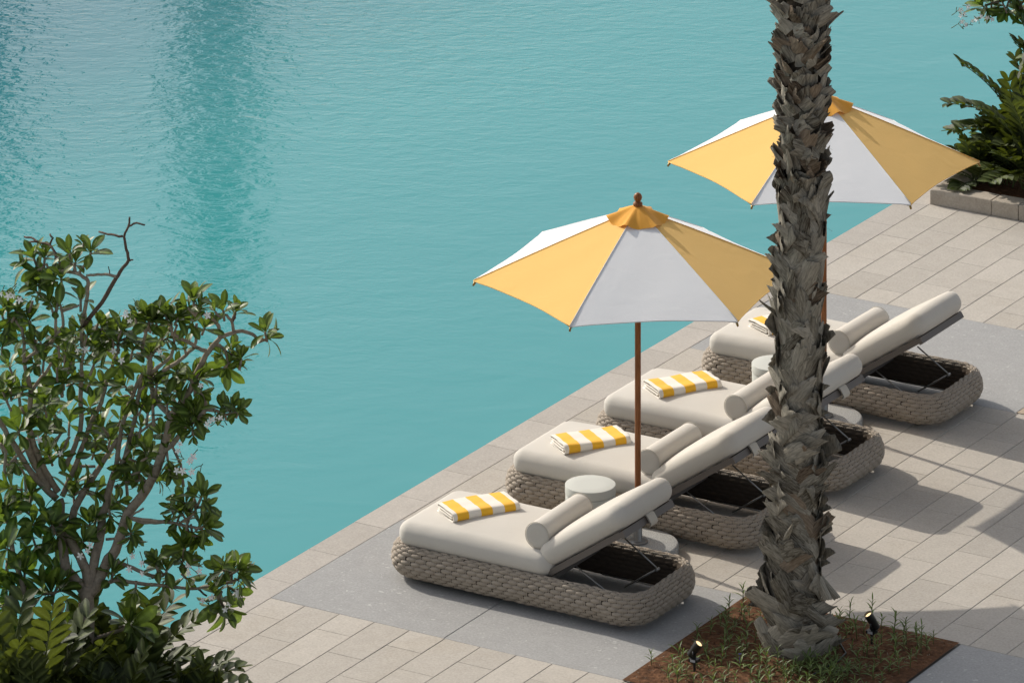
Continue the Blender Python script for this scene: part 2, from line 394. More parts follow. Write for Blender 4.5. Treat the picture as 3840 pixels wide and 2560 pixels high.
# a coarse sheet of the same paving takes over beyond the laid tiles
def vis(x, y):
    a, b = x-CAM[0], y-CAM[1]; ca, sa = math.cos(R_(-30.9018)), math.sin(R_(-30.9018))
    D = a*sa+b*ca; X = a*ca-b*sa; return (1920+22826.45*X/D, -6449.5+22826.45*CAM[2]/D)
tile_list.sort(key=lambda q: 0 if q[5] != 'tile' else 1)
inview = []; rest = []
for q in tile_list:
    px, py = vis((q[0]+q[1])/2, (q[2]+q[3])/2)
    ok = -120 < px < 3960 and 0 < py < 2660
    (inview if ok else rest).append((q, py))
inview.sort(key=lambda e: (0 if e[0][5] != 'tile' else 1, -e[1]))
for i, (q, py) in enumerate(inview):
    x0, x1, y0, y1, m, nm = q
    if nm == 'tile' and i >= 288: rest.append((q, py)); continue
    key = (round(x1-x0, 3), round(y1-y0, 3), m)
    if key not in tm: tm[key] = tile_mesh(x1-x0, y1-y0, M[m], name=nm)
    o = link(nm, tm[key], deck, ((x0+x1)/2, (y0+y1)/2, rnd.uniform(-.0012, .0)))
    o.rotation_euler = (rnd.uniform(-.0012, .0012), rnd.uniform(-.0012, .0012), 0)
mb = MB(); hx = JN
for (x0, x1, y0, y1, m, nm), _ in rest:
    box(mb, x0+hx, x1-hx, y0+hx, y1-hx, -.011, -.0008)
# outer paving beyond the counted tiles
for (x0, x1, y0, y1) in ((21*W, 40, -3.2, 9.92), (-CW, 40, -30, -3.2), (3.0, 40, 9.92, 40), (-CW, 3.0, 13.5, 40)):
    box(mb, x0+hx, x1-hx, y0+hx, y1-hx, -.011, -.0008)
link('outer_paving', mb.mesh('outer_paving', M['tile'], False), deck, kind='stuff')

def soil(name, x0, x1, y0, y1, z, amp, nx=90, ny=60, base=None):
    vs = []; fs = []
    for jy in range(ny+1):
        for ix in range(nx+1):
            x = x0+(x1-x0)*ix/nx; y = y0+(y1-y0)*jy/ny
            e = min(x-x0, x1-x, y-y0, y1-y); f = min(1, e/.08)
            h = noise.noise(Vector((x*4, y*4, 1)))*amp+noise.noise(Vector((x*17, y*17, 5)))*amp*.6+noise.noise(Vector((x*45, y*45, 9)))*amp*.35
            if base: d = math.hypot(x-base[0], y-base[1]); h += .05*math.exp(-(d/.33)**2)
            vs.append((x, y, z+h*f))
    for jy in range(ny):
        for ix in range(nx):
            a = jy*(nx+1)+ix; fs.append((a, a+1, a+nx+2, a+nx+1))
    mb = MB(); mb.add(vs, fs); return link(name, mb.mesh(name, M['soil']), kind='structure')
PALM = (3.55, .95)
soil('soil_bed', BX0+.006, BX1-.006, -.02, V1-.006, .010, .016, 130, 130, PALM)
sb = soil('sand_bed', BX0+.006, BX1-.006, V2+.006, V3-.006, .002, .004, 60, 60); sb.data.materials[0] = M['sand']

# raised kerb of the planter at the far end, block by block
def block(mb_name, x0, x1, y0, y1, z0, z1, parent):
    mb = MB(); cx, cy = (x0+x1)/2, (y0+y1)/2; hx, hy = (x1-x0)/2-.002, (y1-y0)/2-.002
    rs = []
    for d, z in ((0, z0), (0, z0+(z1-z0)*.33), (0, z0+(z1-z0)*.66), (0, z1-.006), (.005, z1)):
        q = []
        for x, y in outline(hx-d, hy-d, .004, 1, 14, 6):
            n = noise.noise(Vector((x*22+cx*7, y*22+cy*5, z*22)))*.003
            q.append((x+(n if abs(x) > hx-.02 else 0), y+(n if abs(y) > hy-.02 else 0), z+(n if z > z1-.004 else 0)))
        rs.append(q)
    rings(mb, rs); return link('kerb_block', mb.mesh('kerb_block', M['kerb'], True, 35), parent, (cx, cy, 0))
pl = thing('planter', 'low stone kerb planter at the far corner of the deck, full of cycads', 'planter', (0, 9.92, 0))
def lb(x0, x1, y0, y1): block('b', x0, x1, y0-9.92, y1-9.92, 0, .124, pl)
lb(0, .565, 9.92, 10.10)
x = .565
for L in (.245, .6, .6, .6, .6): lb(x, x+L, 9.92, 10.10); x += L
y = 10.10
for L in (.6, .6, .6, .6, .6): lb(0, .18, y, y+L); y += L
soil('planting_soil', .185, 3.2, 10.105, 13.0, .075, .02, 50, 50)
# planter in front of the camera side, mirrored, where the frangipani grows
p2 = thing('planter', 'low stone kerb planter at the lower left, hidden under the frangipani shrubs', 'planter', (0, -2.25, 0))
x = 0
for L in (.6, .6, .6, .6): block('b', x, x+L, -.18, 0, 0, .124, p2); x += L
y = -.18
for L in (.6, .6, .6, .6): block('b', 0, .18, y-L, y, 0, .124, p2); y -= L
soil('planting_soil', .185, 2.6, -4.6, -2.435, .075, .02, 40, 40)

# ================================================================ SUN LOUNGERS
LO = Vector((1.505, 1.11, 0))          # centre of the first lounger
HX, HY = 1.04, .455
def prof(s):
    """outer wall of the rope base, s 0 (foot) .. 1 (inside lip): offset inwards and height"""
    pts = [(.085, .030), (.040, .052), (.012, .085), (0, .125), (.003, .165), (.014, .205), (.030, .236), (.052, .252), (.076, .246), (.088, .225)]
    f = s*(len(pts)-1); i = min(int(f), len(pts)-2); g = f-i
    return (pts[i][0]+(pts[i+1][0]-pts[i][0])*g, pts[i][1]+(pts[i+1][1]-pts[i][1])*g)
def olen():
    r = .235; return 4*(HX-r)+4*(HY-r)+2*math.pi*r
def opoint(t, d):
    """point at arc length t (of the outer outline) on the outline pulled inwards by d, with tangent and normal"""
    r = .235; L = olen(); t %= L
    segs = [('l', (HX, -HY+r), (0, 1), 2*(HY-r)), ('a', (HX-r, HY-r), 0, math.pi*r/2), ('l', (HX-r, HY), (-1, 0), 2*(HX-r)), ('a', (-HX+r, HY-r), 90, math.pi*r/2),
            ('l', (-HX, HY-r), (0, -1), 2*(HY-r)), ('a', (-HX+r, -HY+r), 180, math.pi*r/2), ('l', (-HX+r, -HY), (1, 0), 2*(HX-r)), ('a', (HX-r, -HY+r), 270, math.pi*r/2)]
    for k, p, q, l in segs:
        if t <= l:
            if k == 'l':
                nx, ny = q[1], -q[0]; return Vector((p[0]+q[0]*t-nx*d, p[1]+q[1]*t-ny*d, 0)), Vector((q[0], q[1], 0)), Vector((nx, ny, 0))
            a = R_(q)+t/r; n = Vector((math.cos(a), math.sin(a), 0)); return Vector((p[0], p[1], 0))+n*(r-d), Vector((-n.y, n.x, 0)), n
        t -= l
    return opoint(0, d)
def weave():
    mb = MB(); cord = []
    rows = 13; L = olen(); ns = 68; sl_ = L/ns
    wr = random.Random(3)
    for r in range(rows):
        s0 = (r+.5)/rows; d0, z0 = prof(s0); d1, z1 = prof(min(1, s0+.5/rows)); da, za = prof(max(0, s0-.5/rows))
        up = Vector((-(d1-da), z1-za)); up.normalize(); hw = math.hypot(d1-da, z1-za)*.56
        for k in range(ns):
            tc = (k+(.5 if r % 2 else 0)+wr.uniform(-.06, .06))*sl_; vs = []; nl, nw = 7, 5
            ht = .0138*wr.uniform(.8, 1.2); tw = wr.uniform(.18, .34)
            for i in range(nl):
                u = -1+2*i/(nl-1); p, tg, nm = opoint(tc+u*sl_*.505, d0)
                prof_w = math.sqrt(max(0, 1-abs(u)**2.4)); wv = .24+.76*prof_w
                for jx in range(nw):
                    v = -1+2*jx/(nw-1); vv = v*wv*hw + u*tw*hw*.35
                    bulge = ht*(.15+.85*prof_w)*math.sqrt(max(0, 1-v*v*.95))-.005
                    # local frame of the wall: outward normal tilts with the profile
                    on = nm*up.y + Vector((0, 0, 1))*(-up.x)*1.0
                    q = p + (nm*up.x*vv) + Vector((0, 0, z0+up.y*vv)) + Vector((nm.x*up.y, nm.y*up.y, -up.x))*bulge
                    vs.append(q); cord.append(v*1.0+u*.32)
            fs = [(i*nw+jx, (i+1)*nw+jx, (i+1)*nw+jx+1, i*nw+jx+1) for i in range(nl-1) for jx in range(nw-1)]
            mb.add(vs, fs)
            # small upright tie where two strands meet
            p, tg, nm = opoint(tc+sl_*.5, d0); on = Vector((nm.x*up.y, nm.y*up.y, -up.x)); uv = Vector((nm.x*up.x, nm.y*up.x, up.y))
            b = p+Vector((0, 0, z0)); w_ = .0035; vs = []
            for vv in (-1.0, 0, 1.0):
                for tt in (-1, 0, 1): vs.append(b+uv*vv*hw*1.0+tg*tt*w_+on*(.0065 if tt == 0 else .001)*(1 if vv == 0 else .5)); cord.append(0)
            mb.add(vs, [(i*3+j, i*3+j+1, (i+1)*3+j+1, (i+1)*3+j) for i in range(2) for j in range(2)])
    me = mb.mesh('rope_weave', M['wicker'])
    a = me.attributes.new('cord', 'FLOAT', 'POINT'); a.data.foreach_set('value', cord); return me
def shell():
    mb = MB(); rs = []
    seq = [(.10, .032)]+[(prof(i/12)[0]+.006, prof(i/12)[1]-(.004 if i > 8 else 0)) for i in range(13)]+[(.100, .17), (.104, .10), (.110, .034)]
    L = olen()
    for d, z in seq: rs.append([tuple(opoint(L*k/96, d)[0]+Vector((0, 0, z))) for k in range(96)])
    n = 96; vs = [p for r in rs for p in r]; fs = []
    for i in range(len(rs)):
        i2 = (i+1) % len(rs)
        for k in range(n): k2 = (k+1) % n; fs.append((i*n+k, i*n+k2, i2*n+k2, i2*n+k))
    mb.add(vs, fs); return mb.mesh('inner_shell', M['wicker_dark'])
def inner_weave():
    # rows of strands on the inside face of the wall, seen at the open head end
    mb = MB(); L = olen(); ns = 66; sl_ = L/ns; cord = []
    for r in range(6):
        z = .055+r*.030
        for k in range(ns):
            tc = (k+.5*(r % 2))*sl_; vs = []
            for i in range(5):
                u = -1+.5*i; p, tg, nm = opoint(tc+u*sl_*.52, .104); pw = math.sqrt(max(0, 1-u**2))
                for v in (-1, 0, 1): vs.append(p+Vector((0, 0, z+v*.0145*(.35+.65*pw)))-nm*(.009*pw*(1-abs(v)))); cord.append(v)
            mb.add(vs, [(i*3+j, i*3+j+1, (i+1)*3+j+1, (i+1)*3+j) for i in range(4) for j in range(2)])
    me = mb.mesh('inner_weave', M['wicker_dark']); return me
BA = math.atan2(.549, .836)     # slope of the backrest
def BX(s, n_, v):               # along the backrest, above it, across -> lounger space
    b = Vector((1.774, 0, .255)); return Vector((b.x+math.cos(BA)*s-math.sin(BA)*n_-LO.x, v-LO.y, b.z+math.sin(BA)*s+math.cos(BA)*n_))
def bar(mb, a, b, wy, hz, upv=Vector((0, 0, 1))):
    a, b = Vector(a), Vector(b); d = (b-a).normalized(); s = d.cross(upv).normalized()*wy/2; u = s.cross(d).normalized()*hz/2
    vs = [a-s-u, a+s-u, a+s+u, a-s+u, b-s-u, b+s-u, b+s+u, b-s+u]
    mb.add(vs, [(0,1,2,3),(4,7,6,5),(0,4,5,1),(1,5,6,2),(2,6,7,3),(3,7,4,0)])
def build_lounger():
    t = thing('sun_lounger', '', 'sun lounger', LO)
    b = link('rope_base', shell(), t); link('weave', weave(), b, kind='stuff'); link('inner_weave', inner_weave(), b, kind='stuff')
    # bed frame inside the base
    mb = MB()
    for y in (-.345, .345): bar(mb, (-.93, y, .205), (.255, y, .205), .03, .03)
    for x in (-.93, -.3, .24): bar(mb, (x, -.33, .205), (x, .33, .205), .03, .028)
    link('bed_frame', mb.mesh('bed_frame', M['metal_brown'], False), t)
    mb = MB(); box(mb, -.92, .27, -.33, .33, .221, .232); link('seat_board', mb.mesh('seat_board', M['metal_brown'], False), t)
    for sx in (-1, 1):
        for sy in (-1, 1):
            mb = MB(); lathe(mb, [(.022, .0), (.026, .004), (.026, .036)], 14, c=(sx*.80, sy*.30, 0)); link('foot', mb.mesh('foot', M['metal_brown'], True, 40), t)
    # backrest frame: two long bars, the head rail, slats
    for v in (.765, 1.455):
        mb = MB(); bar(mb, BX(0, .012, v), BX(.67, .012, v), .03, .040, Vector((-.549, 0, .836)))
        link('backrest_bar', mb.mesh('backrest_bar', M['metal_brown'], False), t)
    mb = MB(); bar(mb, BX(.685, .004, .75), BX(.685, .004, 1.43), .032, .046, Vector((-.549, 0, .836))); link('head_rail', mb.mesh('head_rail', M['metal_brown'], False), t)
    for s in (.1, .25, .4, .55):
        mb = MB(); bar(mb, BX(s, .018, .782), BX(s, .018, 1.438), .055, .012, Vector((-.549, 0, .836))); link('slat', mb.mesh('slat', M['metal_brown'], False), t)
    # seat cushion
    mb = MB(); cushion(mb, .622, .402, .168, .105, .076, .022, .006, Matrix.Translation((-.330, -.005, .315)), 3)
    cu = link('seat_cushion', mb.mesh('seat_cushion', M['cream']), t)
    # back cushion
    cy = BX(.365, .118, 1.105); rot = Matrix.Rotation(-BA, 4, 'Y')
    mb = MB(); cushion(mb, .398, .376, .160, .11, .074, .016, .003, Matrix.Translation(cy) @ rot, 11)
    cu = link('back_cushion', mb.mesh('back_cushion', M['cream']), t)
    # folding struts under the backrest
    for v, p in ((.80, ((1.955, .335), (2.235, .185), (1.99, .060))), (1.30, ((2.045, .385), (2.31, .222), (2.056, .055)))):
        mb = MB(); tube(mb, [(p[0][0]-LO.x, v-LO.y, p[0][1]), (p[1][0]-LO.x, v-LO.y, p[1][1])], .0055, 8)
        tube(mb, [(p[1][0]-LO.x, v-.014-LO.y, p[1][1]+.004), (p[2][0]-LO.x, v-.014-LO.y, p[2][1])], .0065, 8)
        tube(mb, [(p[1][0]-LO.x, v-.026-LO.y, p[1][1]), (p[1][0]-LO.x, v+.012-LO.y, p[1][1])], .011, 10)
        link('strut', mb.mesh('strut', M['rod']), t)
    for a_, b_ in (((.30, .372, .178), (.90, .372, .176)), ((.30, -.30, .06), (.88, -.30, .06)), ((.30, .30, .055), (.88, .30, .055))):
      mb = MB(); tube(mb, [a_, b_], .006, 8)
      link('guide_rail', mb.mesh('guide_rail', M['rod']), t)
    return t
def tag_mesh():
    # cream strap tab folded round the head rail
    mb = MB(); w_ = .048; vs = []; path = [(-.036, .052), (-.022, .055), (.018, .053), (.028, .040), (.030, .0), (.027, -.022), (.006, -.034)]
    for (s, n_) in path:
        for yy in (-w_, 0, w_): vs.append(BX(.685+s, n_-.016+(.0025 if yy == 0 else 0), LO.y+yy))
    fs = [(i*3+j, i*3+j+1, (i+1)*3+j+1, (i+1)*3+j) for i in range(len(path)-1) for j in range(2)]
    n = len(vs); vs += [v+Vector((.008, 0, .006)) for v in vs]; fs += [tuple(k+n for k in reversed(f)) for f in fs]
    mb.add(vs, fs); return mb.mesh('strap_tab', M['piping'])
L_OFF = [(0, 0), (-.036, 1.596), (-.038, 2.882), (-.036, 4.472)]
L_LAB = ['cream cushioned rope lounger nearest of the four, on the grey slab by the planting bed',
         'second cream rope lounger from the front, just behind the front umbrella base',
         'third cream rope lounger, its head end passing behind the palm trunk',
         'farthest cream rope lounger, standing partly on the rear grey slab']
l0 = build_lounger(); LG = []
for i, (du, dv) in enumerate(L_OFF):
    o = l0 if i == 0 else copy_tree(l0)
    o.location = LO+Vector((du, dv, 0)); o.rotation_euler = (0, 0, (0, .006, -.005, .004)[i]); o['label'] = L_LAB[i]; o['group'] = 'rope loungers in a row along the pool'
    LG.append(o)
tg = tag_mesh()
for i, yy in ((0, -.01), (1, -.09), (2, -.01)): link('strap_tab', tg, LG[i], (0, yy, 0))

# bolsters resting on the seat cushions
def bolster_mesh():
    mb = MB(); r = .091; hl = .315; rs = []
    prof_ = [(-hl, .2*r), (-hl-.004, .55*r), (-hl, .84*r), (-hl+.003, .955*r), (-hl+.012, 1.0*r)]+[(-hl+.012+(2*hl-.024)*k/10, r*(1+.012*math.sin(math.pi*k/10))) for k in range(1, 10)]+[(hl-.012, r), (hl-.003, .955*r), (hl, .84*r), (hl+.004, .55*r), (hl, .2*r)]
    for y, rr in prof_: rs.append([(rr*math.cos(-a), y, rr*math.sin(-a)*(.97 if math.sin(-a) > 0 else .99)) for a in [2*math.pi*k/36 for k in range(36)]])
    for q in rs: q.reverse()
    rings(mb, rs)
    return mb.mesh('cover', M['cream'], True, 50)
def bolster_pipe(y):
    mb = MB(); r = .0925
    if True:
        pts = [(r*math.cos(2*math.pi*k/32), y, r*.975*math.sin(2*math.pi*k/32)) for k in range(33)]; tube(mb, pts, .0026, 5, cap=False)
    return mb.mesh('piping', M['piping'])
bm_, bp_ = bolster_mesh(), [bolster_pipe(-.312), bolster_pipe(.312)]
BL = [(1.652, 1.088), (1.620, 2.690), (1.616, 3.968), (1.618, 5.575)]
BLL = ['round cream bolster on the nearest lounger, against its raised back cushion', 'round cream bolster on the second lounger, just right of the umbrella pole',
       'round cream bolster on the third lounger, its far end hidden by the palm trunk', 'round cream bolster on the farthest lounger, right of the rear umbrella pole']
for (x, y), lab in zip(BL, BLL):
    b = thing('bolster', lab, 'bolster', (x, y, .493), rnd.uniform(-.03, .03), 'bolsters on the loungers'); link('cover', bm_, b); [link('piping', q, b) for q in bp_]

# folded striped towels
def towel(name, label, x, y, ang, seed):
    tr = random.Random(seed); t = thing(name, label, 'towel', (x, y, .412), R_(ang), 'striped towels on the loungers')
    wd = .285; path = []
    def arc(cx, cz, r, a0, a1, n=6): return [(cx+r*math.cos(R_(a0+(a1-a0)*k/n)), cz+r*math.sin(R_(a0+(a1-a0)*k/n))) for k in range(n+1)]
    # folded cloth in section, front fold at s=0, loose edges at the back
    path += [(wd-.008, .006)]+[(wd*(1-k/8), .006) for k in range(1, 7)]+arc(.034, .035, .029, 270, 90, 10)+[(.034+(wd-.06)*k/6, .064+.002*math.sin(k*2)) for k in range(1, 7)]
    path += arc(wd-.024, .0535, .0095, 90, -90, 5)+[(wd-.03-(wd-.075)*k/5, .044) for k in range(1, 6)]+arc(.043, .035, .009, 90, 270, 5)+[(.043+(wd-.07)*k/5, .0255) for k in range(1, 6)]
    path += [(wd-.02, .0215), (wd-.05, .0165), (.10, .0165)]
    th = .0038; n = len(path); side = []
    for i in range(n):
        a = Vector(path[max(0, i-1)]); b = Vector(path[min(n-1, i+1)]); d = (b-a).normalized(); nn = Vector((-d.y, d.x)); side.append((Vector(path[i])+nn*th, Vector(path[i])-nn*th))
    loop = [s[0] for s in side]+[s[1] for s in reversed(side)]
    wds = [.030, .088, .092, .088, .092, .086, .034]; cols = [0, 1, 0, 1, 0, 1, 0]
    Lt = sum(wds); pos = -Lt/2; mb = MB(); prev = None; first = True; edges = []
    st = [pos]
    for w_ in wds:
        for k in (1, 2, 3): st.append(pos+w_*k/3)
        pos += w_
    rs = []
    for l in st:
        ww = 1+.02*math.sin(l*9+seed); dz = .0025*math.sin(l*14+seed*2)
        q = []
        for p in loop:
            nx = noise.noise(Vector((p.x*16, l*9, seed)))*.003
            e = .004*noise.noise(Vector((p.x*30, p.y*60, seed+l*.1))) if abs(l) > Lt/2-.004 else 0
            q.append((l+e, (p.x-wd/2)*ww+nx, max(0.001, p.y+(dz+nx)*(p.y/.06))))
        rs.append(q)
    m_ = len(loop)
    for i in range(len(rs)-1):
        ci = cols[i//3]; vs = rs[i]+rs[i+1]
        # each stripe is woven into the same cloth: share rows through material slots
        fs = [(k, (k+1) % m_, m_+(k+1) % m_, m_+k) for k in range(m_)]
        mb.add(vs, [tuple(reversed(f)) for f in fs], ci)
    # closed ends
    for r_, rev in ((rs[0], 0), (rs[-1], 1)):
        fs = []
        for k in range(n-1):
            a, b, c, d = k, k+1, m_-2-k, m_-1-k; fs.append((a, b, c, d) if not rev else (d, c, b, a))
        mb.add(r_, fs, 0)
    me = mb.mesh('cloth', [M['towel_white'], M['towel_yellow']])
    bm = bmesh.new(); bm.from_mesh(me); bmesh.ops.remove_doubles(bm, verts=bm.verts, dist=1e-5); bmesh.ops.recalc_face_normals(bm, faces=bm.faces); bm.to_mesh(me); bm.free()
    me.polygons.foreach_set('use_smooth', [True]*len(me.polygons)); link('cloth', me, t)
TL_ = [('folded yellow and white striped towel on the nearest lounger', .972, 1.140, 57), ('folded yellow and white striped towel on the second lounger, left of the umbrella pole', .985, 2.662, 53.5),
       ('folded yellow and white striped towel on the third lounger, right of the umbrella pole', .985, 4.000, 56), ('folded yellow and white striped towel on the farthest lounger, half behind the palm trunk', .985, 5.60, 63)]
for i, (lab, x, y, a) in enumerate(TL_): towel('towel', lab, x, y, a, i+1)

# ================================================================ SIDE TABLES
def table_parts():
    mb = MB(); lathe(mb, [(.120, .0), (.122, .004), (.122, .095), (.160, .098)], 48); a = mb.mesh('plinth', M['table'], True, 35)
    mb = MB(); lathe(mb, [(.174, .098), (.176, .101), (.176, .341), (.175, .343)], 56); b = mb.mesh('drum', M['table'], True, 35)
    mb = MB(); lathe(mb, [(.174, .345), (.1785, .348), (.1785, .402), (.1765, .4055), (.172, .407), (.09, .4075)], 64); c = mb.mesh('table_top', M['table'], True, 35)
    return a, b, c
tp = table_parts()
for (x, y, lab) in ((1.362, 2.012, 'round pale drum side table between the first and second loungers'), (1.296, 4.861, 'round pale drum side table beside the farthest lounger, half behind the palm trunk')):
    t = thing('side_table', lab, 'side table', (x, y, 0), 0, 'drum side tables'); link('plinth', tp[0], t); link('drum', tp[1], t); link('table_top', tp[2], t)

# ================================================================ UMBRELLAS
ZC, ZT, RU, RI = 1.94, 2.395, 1.15, .035
def rib_pt(k, t, rot):
    a = R_(rot+60*k); r = RI+(RU-RI)*t; z = ZT-(ZT-ZC)*(t**1.02)+.002*math.sin(math.pi*t)
    return Vector((r*math.cos(a), r*math.sin(a), z))
def umbrella(loc, rot, label, seed):
    u = thing('umbrella', label, 'umbrella', (*loc, 0), 0, 'yellow and white umbrellas'); ur = random.Random(seed)
    for k in range(6):
        mb = MB(); nt_, na = 18, 16; vs = []; fs = []
        for i in range(nt_+1):
            t = i/nt_
            for j in range(na+1):
                a = j/na; A, B = rib_pt(k, t, rot), rib_pt(k+1, t, rot); p = A.lerp(B, a); s = math.sin(math.pi*a)
                p.z -= .007*s*t*(1-.25*t)+.002*math.sin(a*9+t*7+seed+k)*t*s
                pull = 1-.030*s*(t**5); p.x *= pull; p.y *= pull; p.z += .013*s*(t**5)
                # small puckers where the cloth is pocketed over the rib end
                e = max(0, 1-min(a, 1-a)*9)*max(0, (t-.82)/.18); p.z += .006*e*math.sin(a*120+k)
                vs.append(p)
        w_ = na+1
        for i in range(nt_):
            for j in range(na): fs.append((i*w_+j, (i+1)*w_+j, (i+1)*w_+j+1, i*w_+j+1))
        mb.add(vs, fs)
        wht = k % 2 == 0
        pn = link('canopy_panel', mb.mesh('canopy_panel', M['canopy_white' if wht else 'canopy_yellow']), u, label='white canopy panel' if wht else 'yellow canopy panel')
        # rolled hem
        mb = MB(); hp = [vs[nt_*w_+j]+Vector((0, 0, -.002)) for j in range(na+1)]; tube(mb, hp, .004, 5); link('hem', mb.mesh('hem', M['canopy_white' if wht else 'canopy_yellow']), pn)
    for k in range(6):
        mb = MB(); tube(mb, [rib_pt(k, t, rot)-Vector((0, 0, .030)) for t in (0, .25, .5, .75, .97)], .0085, 6)
        rb = link('rib', mb.mesh('rib', M['wood']), u)
        mb = MB(); p = rib_pt(k, 1.0, rot); d = Vector((p.x, p.y, 0)).normalized()
        tube(mb, [p-d*.012+Vector((0, 0, -.010)), p+d*.004+Vector((0, 0, -.036))], [.010, .007], 8); link('rib_tip', mb.mesh('rib_tip', M['brass']), rb)
        mb = MB(); tube(mb, [(0.03*math.cos(R_(rot+60*k)), .03*math.sin(R_(rot+60*k)), 1.93), rib_pt(k, .48, rot)-Vector((0, 0, .025))], .0065, 6); link('stretcher', mb.mesh('stretcher', M['wood']), u)
    # seam cords over the ribs
    for k in range(6):
        mb = MB(); tube(mb, [rib_pt(k, t/12, rot)+Vector((0, 0, .0015)) for t in range(1, 13)], .0035, 5); link('seam', mb.mesh('seam', M['canopy_white' if k % 3 else 'canopy_yellow']), u)
    # vent cap with fluttering edge
    mb = MB(); vs = []; fs = []; na = 72
    for i, f in enumerate((.15, .3, .5, .7, .85, 1.0)):
        for j in range(na):
            a = 360*j/na; ph = (a-rot) % 60; c = abs(ph-30)/30
            hexr = math.cos(R_(30))/math.cos(R_(ph-30)); rr = .222*f*(1*(1-f)+hexr*f)
            z = 2.440-.090*f-.016*f*f + f*f*(.036*(c**2.0)-.012) + .006*f*noise.noise(Vector((a*.11, f*3, seed)))
            rr *= 1+.03*f*noise.noise(Vector((math.cos(R_(a))*2.3, math.sin(R_(a))*2.3, seed+4)))
            z += .010*f*math.cos(R_(a*6-rot*6))*noise.noise(Vector((a*.02, seed, 3)))*2
            vs.append((rr*math.cos(R_(a)), rr*math.sin(R_(a)), z))
    for i in range(5):
        for j in range(na): j2 = (j+1) % na; fs.append((i*na+j, (i+1)*na+j, (i+1)*na+j2, i*na+j2))
    fs.append(tuple(range(na))); mb.add(vs, fs); link('vent_cap', mb.mesh('vent_cap', M['cap_yellow']), u)
    mb = MB(); lathe(mb, [(.0325, 2.432), (.034, 2.440), (.030, 2.452), (.016, 2.457), (.017, 2.460), (.026, 2.470), (.030, 2.485), (.028, 2.499), (.020, 2.511), (.009, 2.518), (.002, 2.520)], 24)
    link('finial', mb.mesh('finial', M['wood']), u)
    mb = MB(); lathe(mb, [(.0215, .30), (.0215, 2.42)], 20); link('pole', mb.mesh('pole', M['wood'], True, 40), u)
    mb = MB(); lathe(mb, [(.045, 1.89), (.05, 1.90), (.05, 1.95), (.045, 1.96)], 20); link('hub', mb.mesh('hub', M['wood'], True, 40), u)
    b = MB(); lathe(b, [(.272, .0), (.284, .012), (.286, .07), (.280, .080), (.268, .084), (.10, .0845)], 56); bs = link('base', b.mesh('base', M['granite'], True, 45), u)
    b = MB(); lathe(b, [(.068, .085), (.070, .094), (.060, .098), (.034, .099), (.0305, .104), (.0305, .40), (.027, .405)], 28); link('sleeve', b.mesh('sleeve', M['metal_grey'], True, 35), bs)
    return u
umbrella((1.762, 1.982), 36, 'front yellow and white six-panel umbrella on a teak pole, its wooden finial in view', 1)
u2 = umbrella((1.700, 4.862), 31, 'rear yellow and white six-panel umbrella, its pole and top behind the palm trunk', 2)
u2.scale = (1, 1, 1.012)

# ================================================================ DATE PALM TRUNK
def trunk_r(z): return .160-.052*min(1, max(0, z)/1.0)+(.012 if z > 3.2 else 0)*min(1, (z-3.2)/.6)
def trunk_c(z): return Vector((0, 0, z))+Vector((.858, .5136, 0))*(.010*math.sin(z*.9-.3)+.016*z)
pt = thing('palm_tree', 'thick shaggy palm trunk covered in cut grey leaf bases, standing in the red soil bed', 'palm tree', (*PALM, 0))
mb = MB(); zs = [-.08+.1*i for i in range(58)]
tube(mb, [trunk_c(z) for z in zs], [trunk_r(z)*(.97+.03*math.sin(z*31)) for z in zs], 28, knobby=.05)
link('trunk', mb.mesh('trunk', M['fibre']), pt)
def boot_mesh(kind, seed):
    """cut leaf base in metres, wrapped round the trunk: 0 flush, 1 sticking out at the top, 2 narrow spike, 3 and 4 laid slantwise"""
    sl_ = {3: 1, 4: -1}.get(kind, 0); kind = 0 if kind > 2 else kind
    br = random.Random(seed); mb = MB(); vs = []; nl, nw = 8, 7; L = (.25, .120, .27)[kind]*br.uniform(.85, 1.15); W0 = (.135, .150, .060)[kind]*br.uniform(.88, 1.15)
    cut = br.uniform(-.5, .5); split = br.random() < .3; arrow = br.random() < .2; out = (.010, .024, .045)[kind]*br.uniform(.6, 1.4); tw = br.uniform(-.35, .35)
    for side in (1, -1):
        for i in range(nl):
            f = i/(nl-1); wd = W0*((1-.38*f**1.4) if kind != 2 else (1-.8*f)); th = .008*(1-f)+.0035
            if arrow and f > .55: wd *= 1-.75*((f-.55)/.45)**1.3
            for j in range(nw):
                v = -1+2*j/(nw-1); x = v*wd*.5; y = f*L+(cut*v*.18*L+br.uniform(-.007, .007))*(f > .95)
                if split and f > .8 and j == 3: y -= .03
                e = x if not sl_ else x*.62+sl_*y*.78
                z = -e*e/(2*.13)*((1-.35*f) if not sl_ else .92)+.016*(1-v*v)*(1-.3*f)+out*f**1.6+tw*x*f*.5+.006*noise.noise(Vector((v*2.5, f*2, seed)))+(th if side > 0 else 0)
                if split and f > .6 and j == 3: z -= .008*f
                vs.append((x*(1+.06*noise.noise(Vector((f*5, side, seed)))), y, z))
    n = nl*nw; fs = []
    for i in range(nl-1):
        for j in range(nw-1):
            a = i*nw+j; fs.append((a, a+1, a+nw+1, a+nw)); fs.append((n+a, n+a+nw, n+a+nw+1, n+a+1))
    for i in range(nl-1):
        a = i*nw; fs.append((a, a+nw, n+a+nw, n+a)); a = i*nw+nw-1; fs.append((a+nw, a, n+a, n+a+nw))
    for j in range(nw-1):
        a = (nl-1)*nw+j; fs.append((a, a+1, n+a+1, n+a)); fs.append((j+1, j, n+j, n+j+1))
    mb.add(vs, fs); return mb.mesh('leaf_base', M['boot'] if br.random() < (.62 if kind == 1 else .84) else M['boot_in'], True, 50)
BM = {k: [boot_mesh(k, 10*k+s) for s in range(9)] for k in (0, 1, 2, 3, 4)}
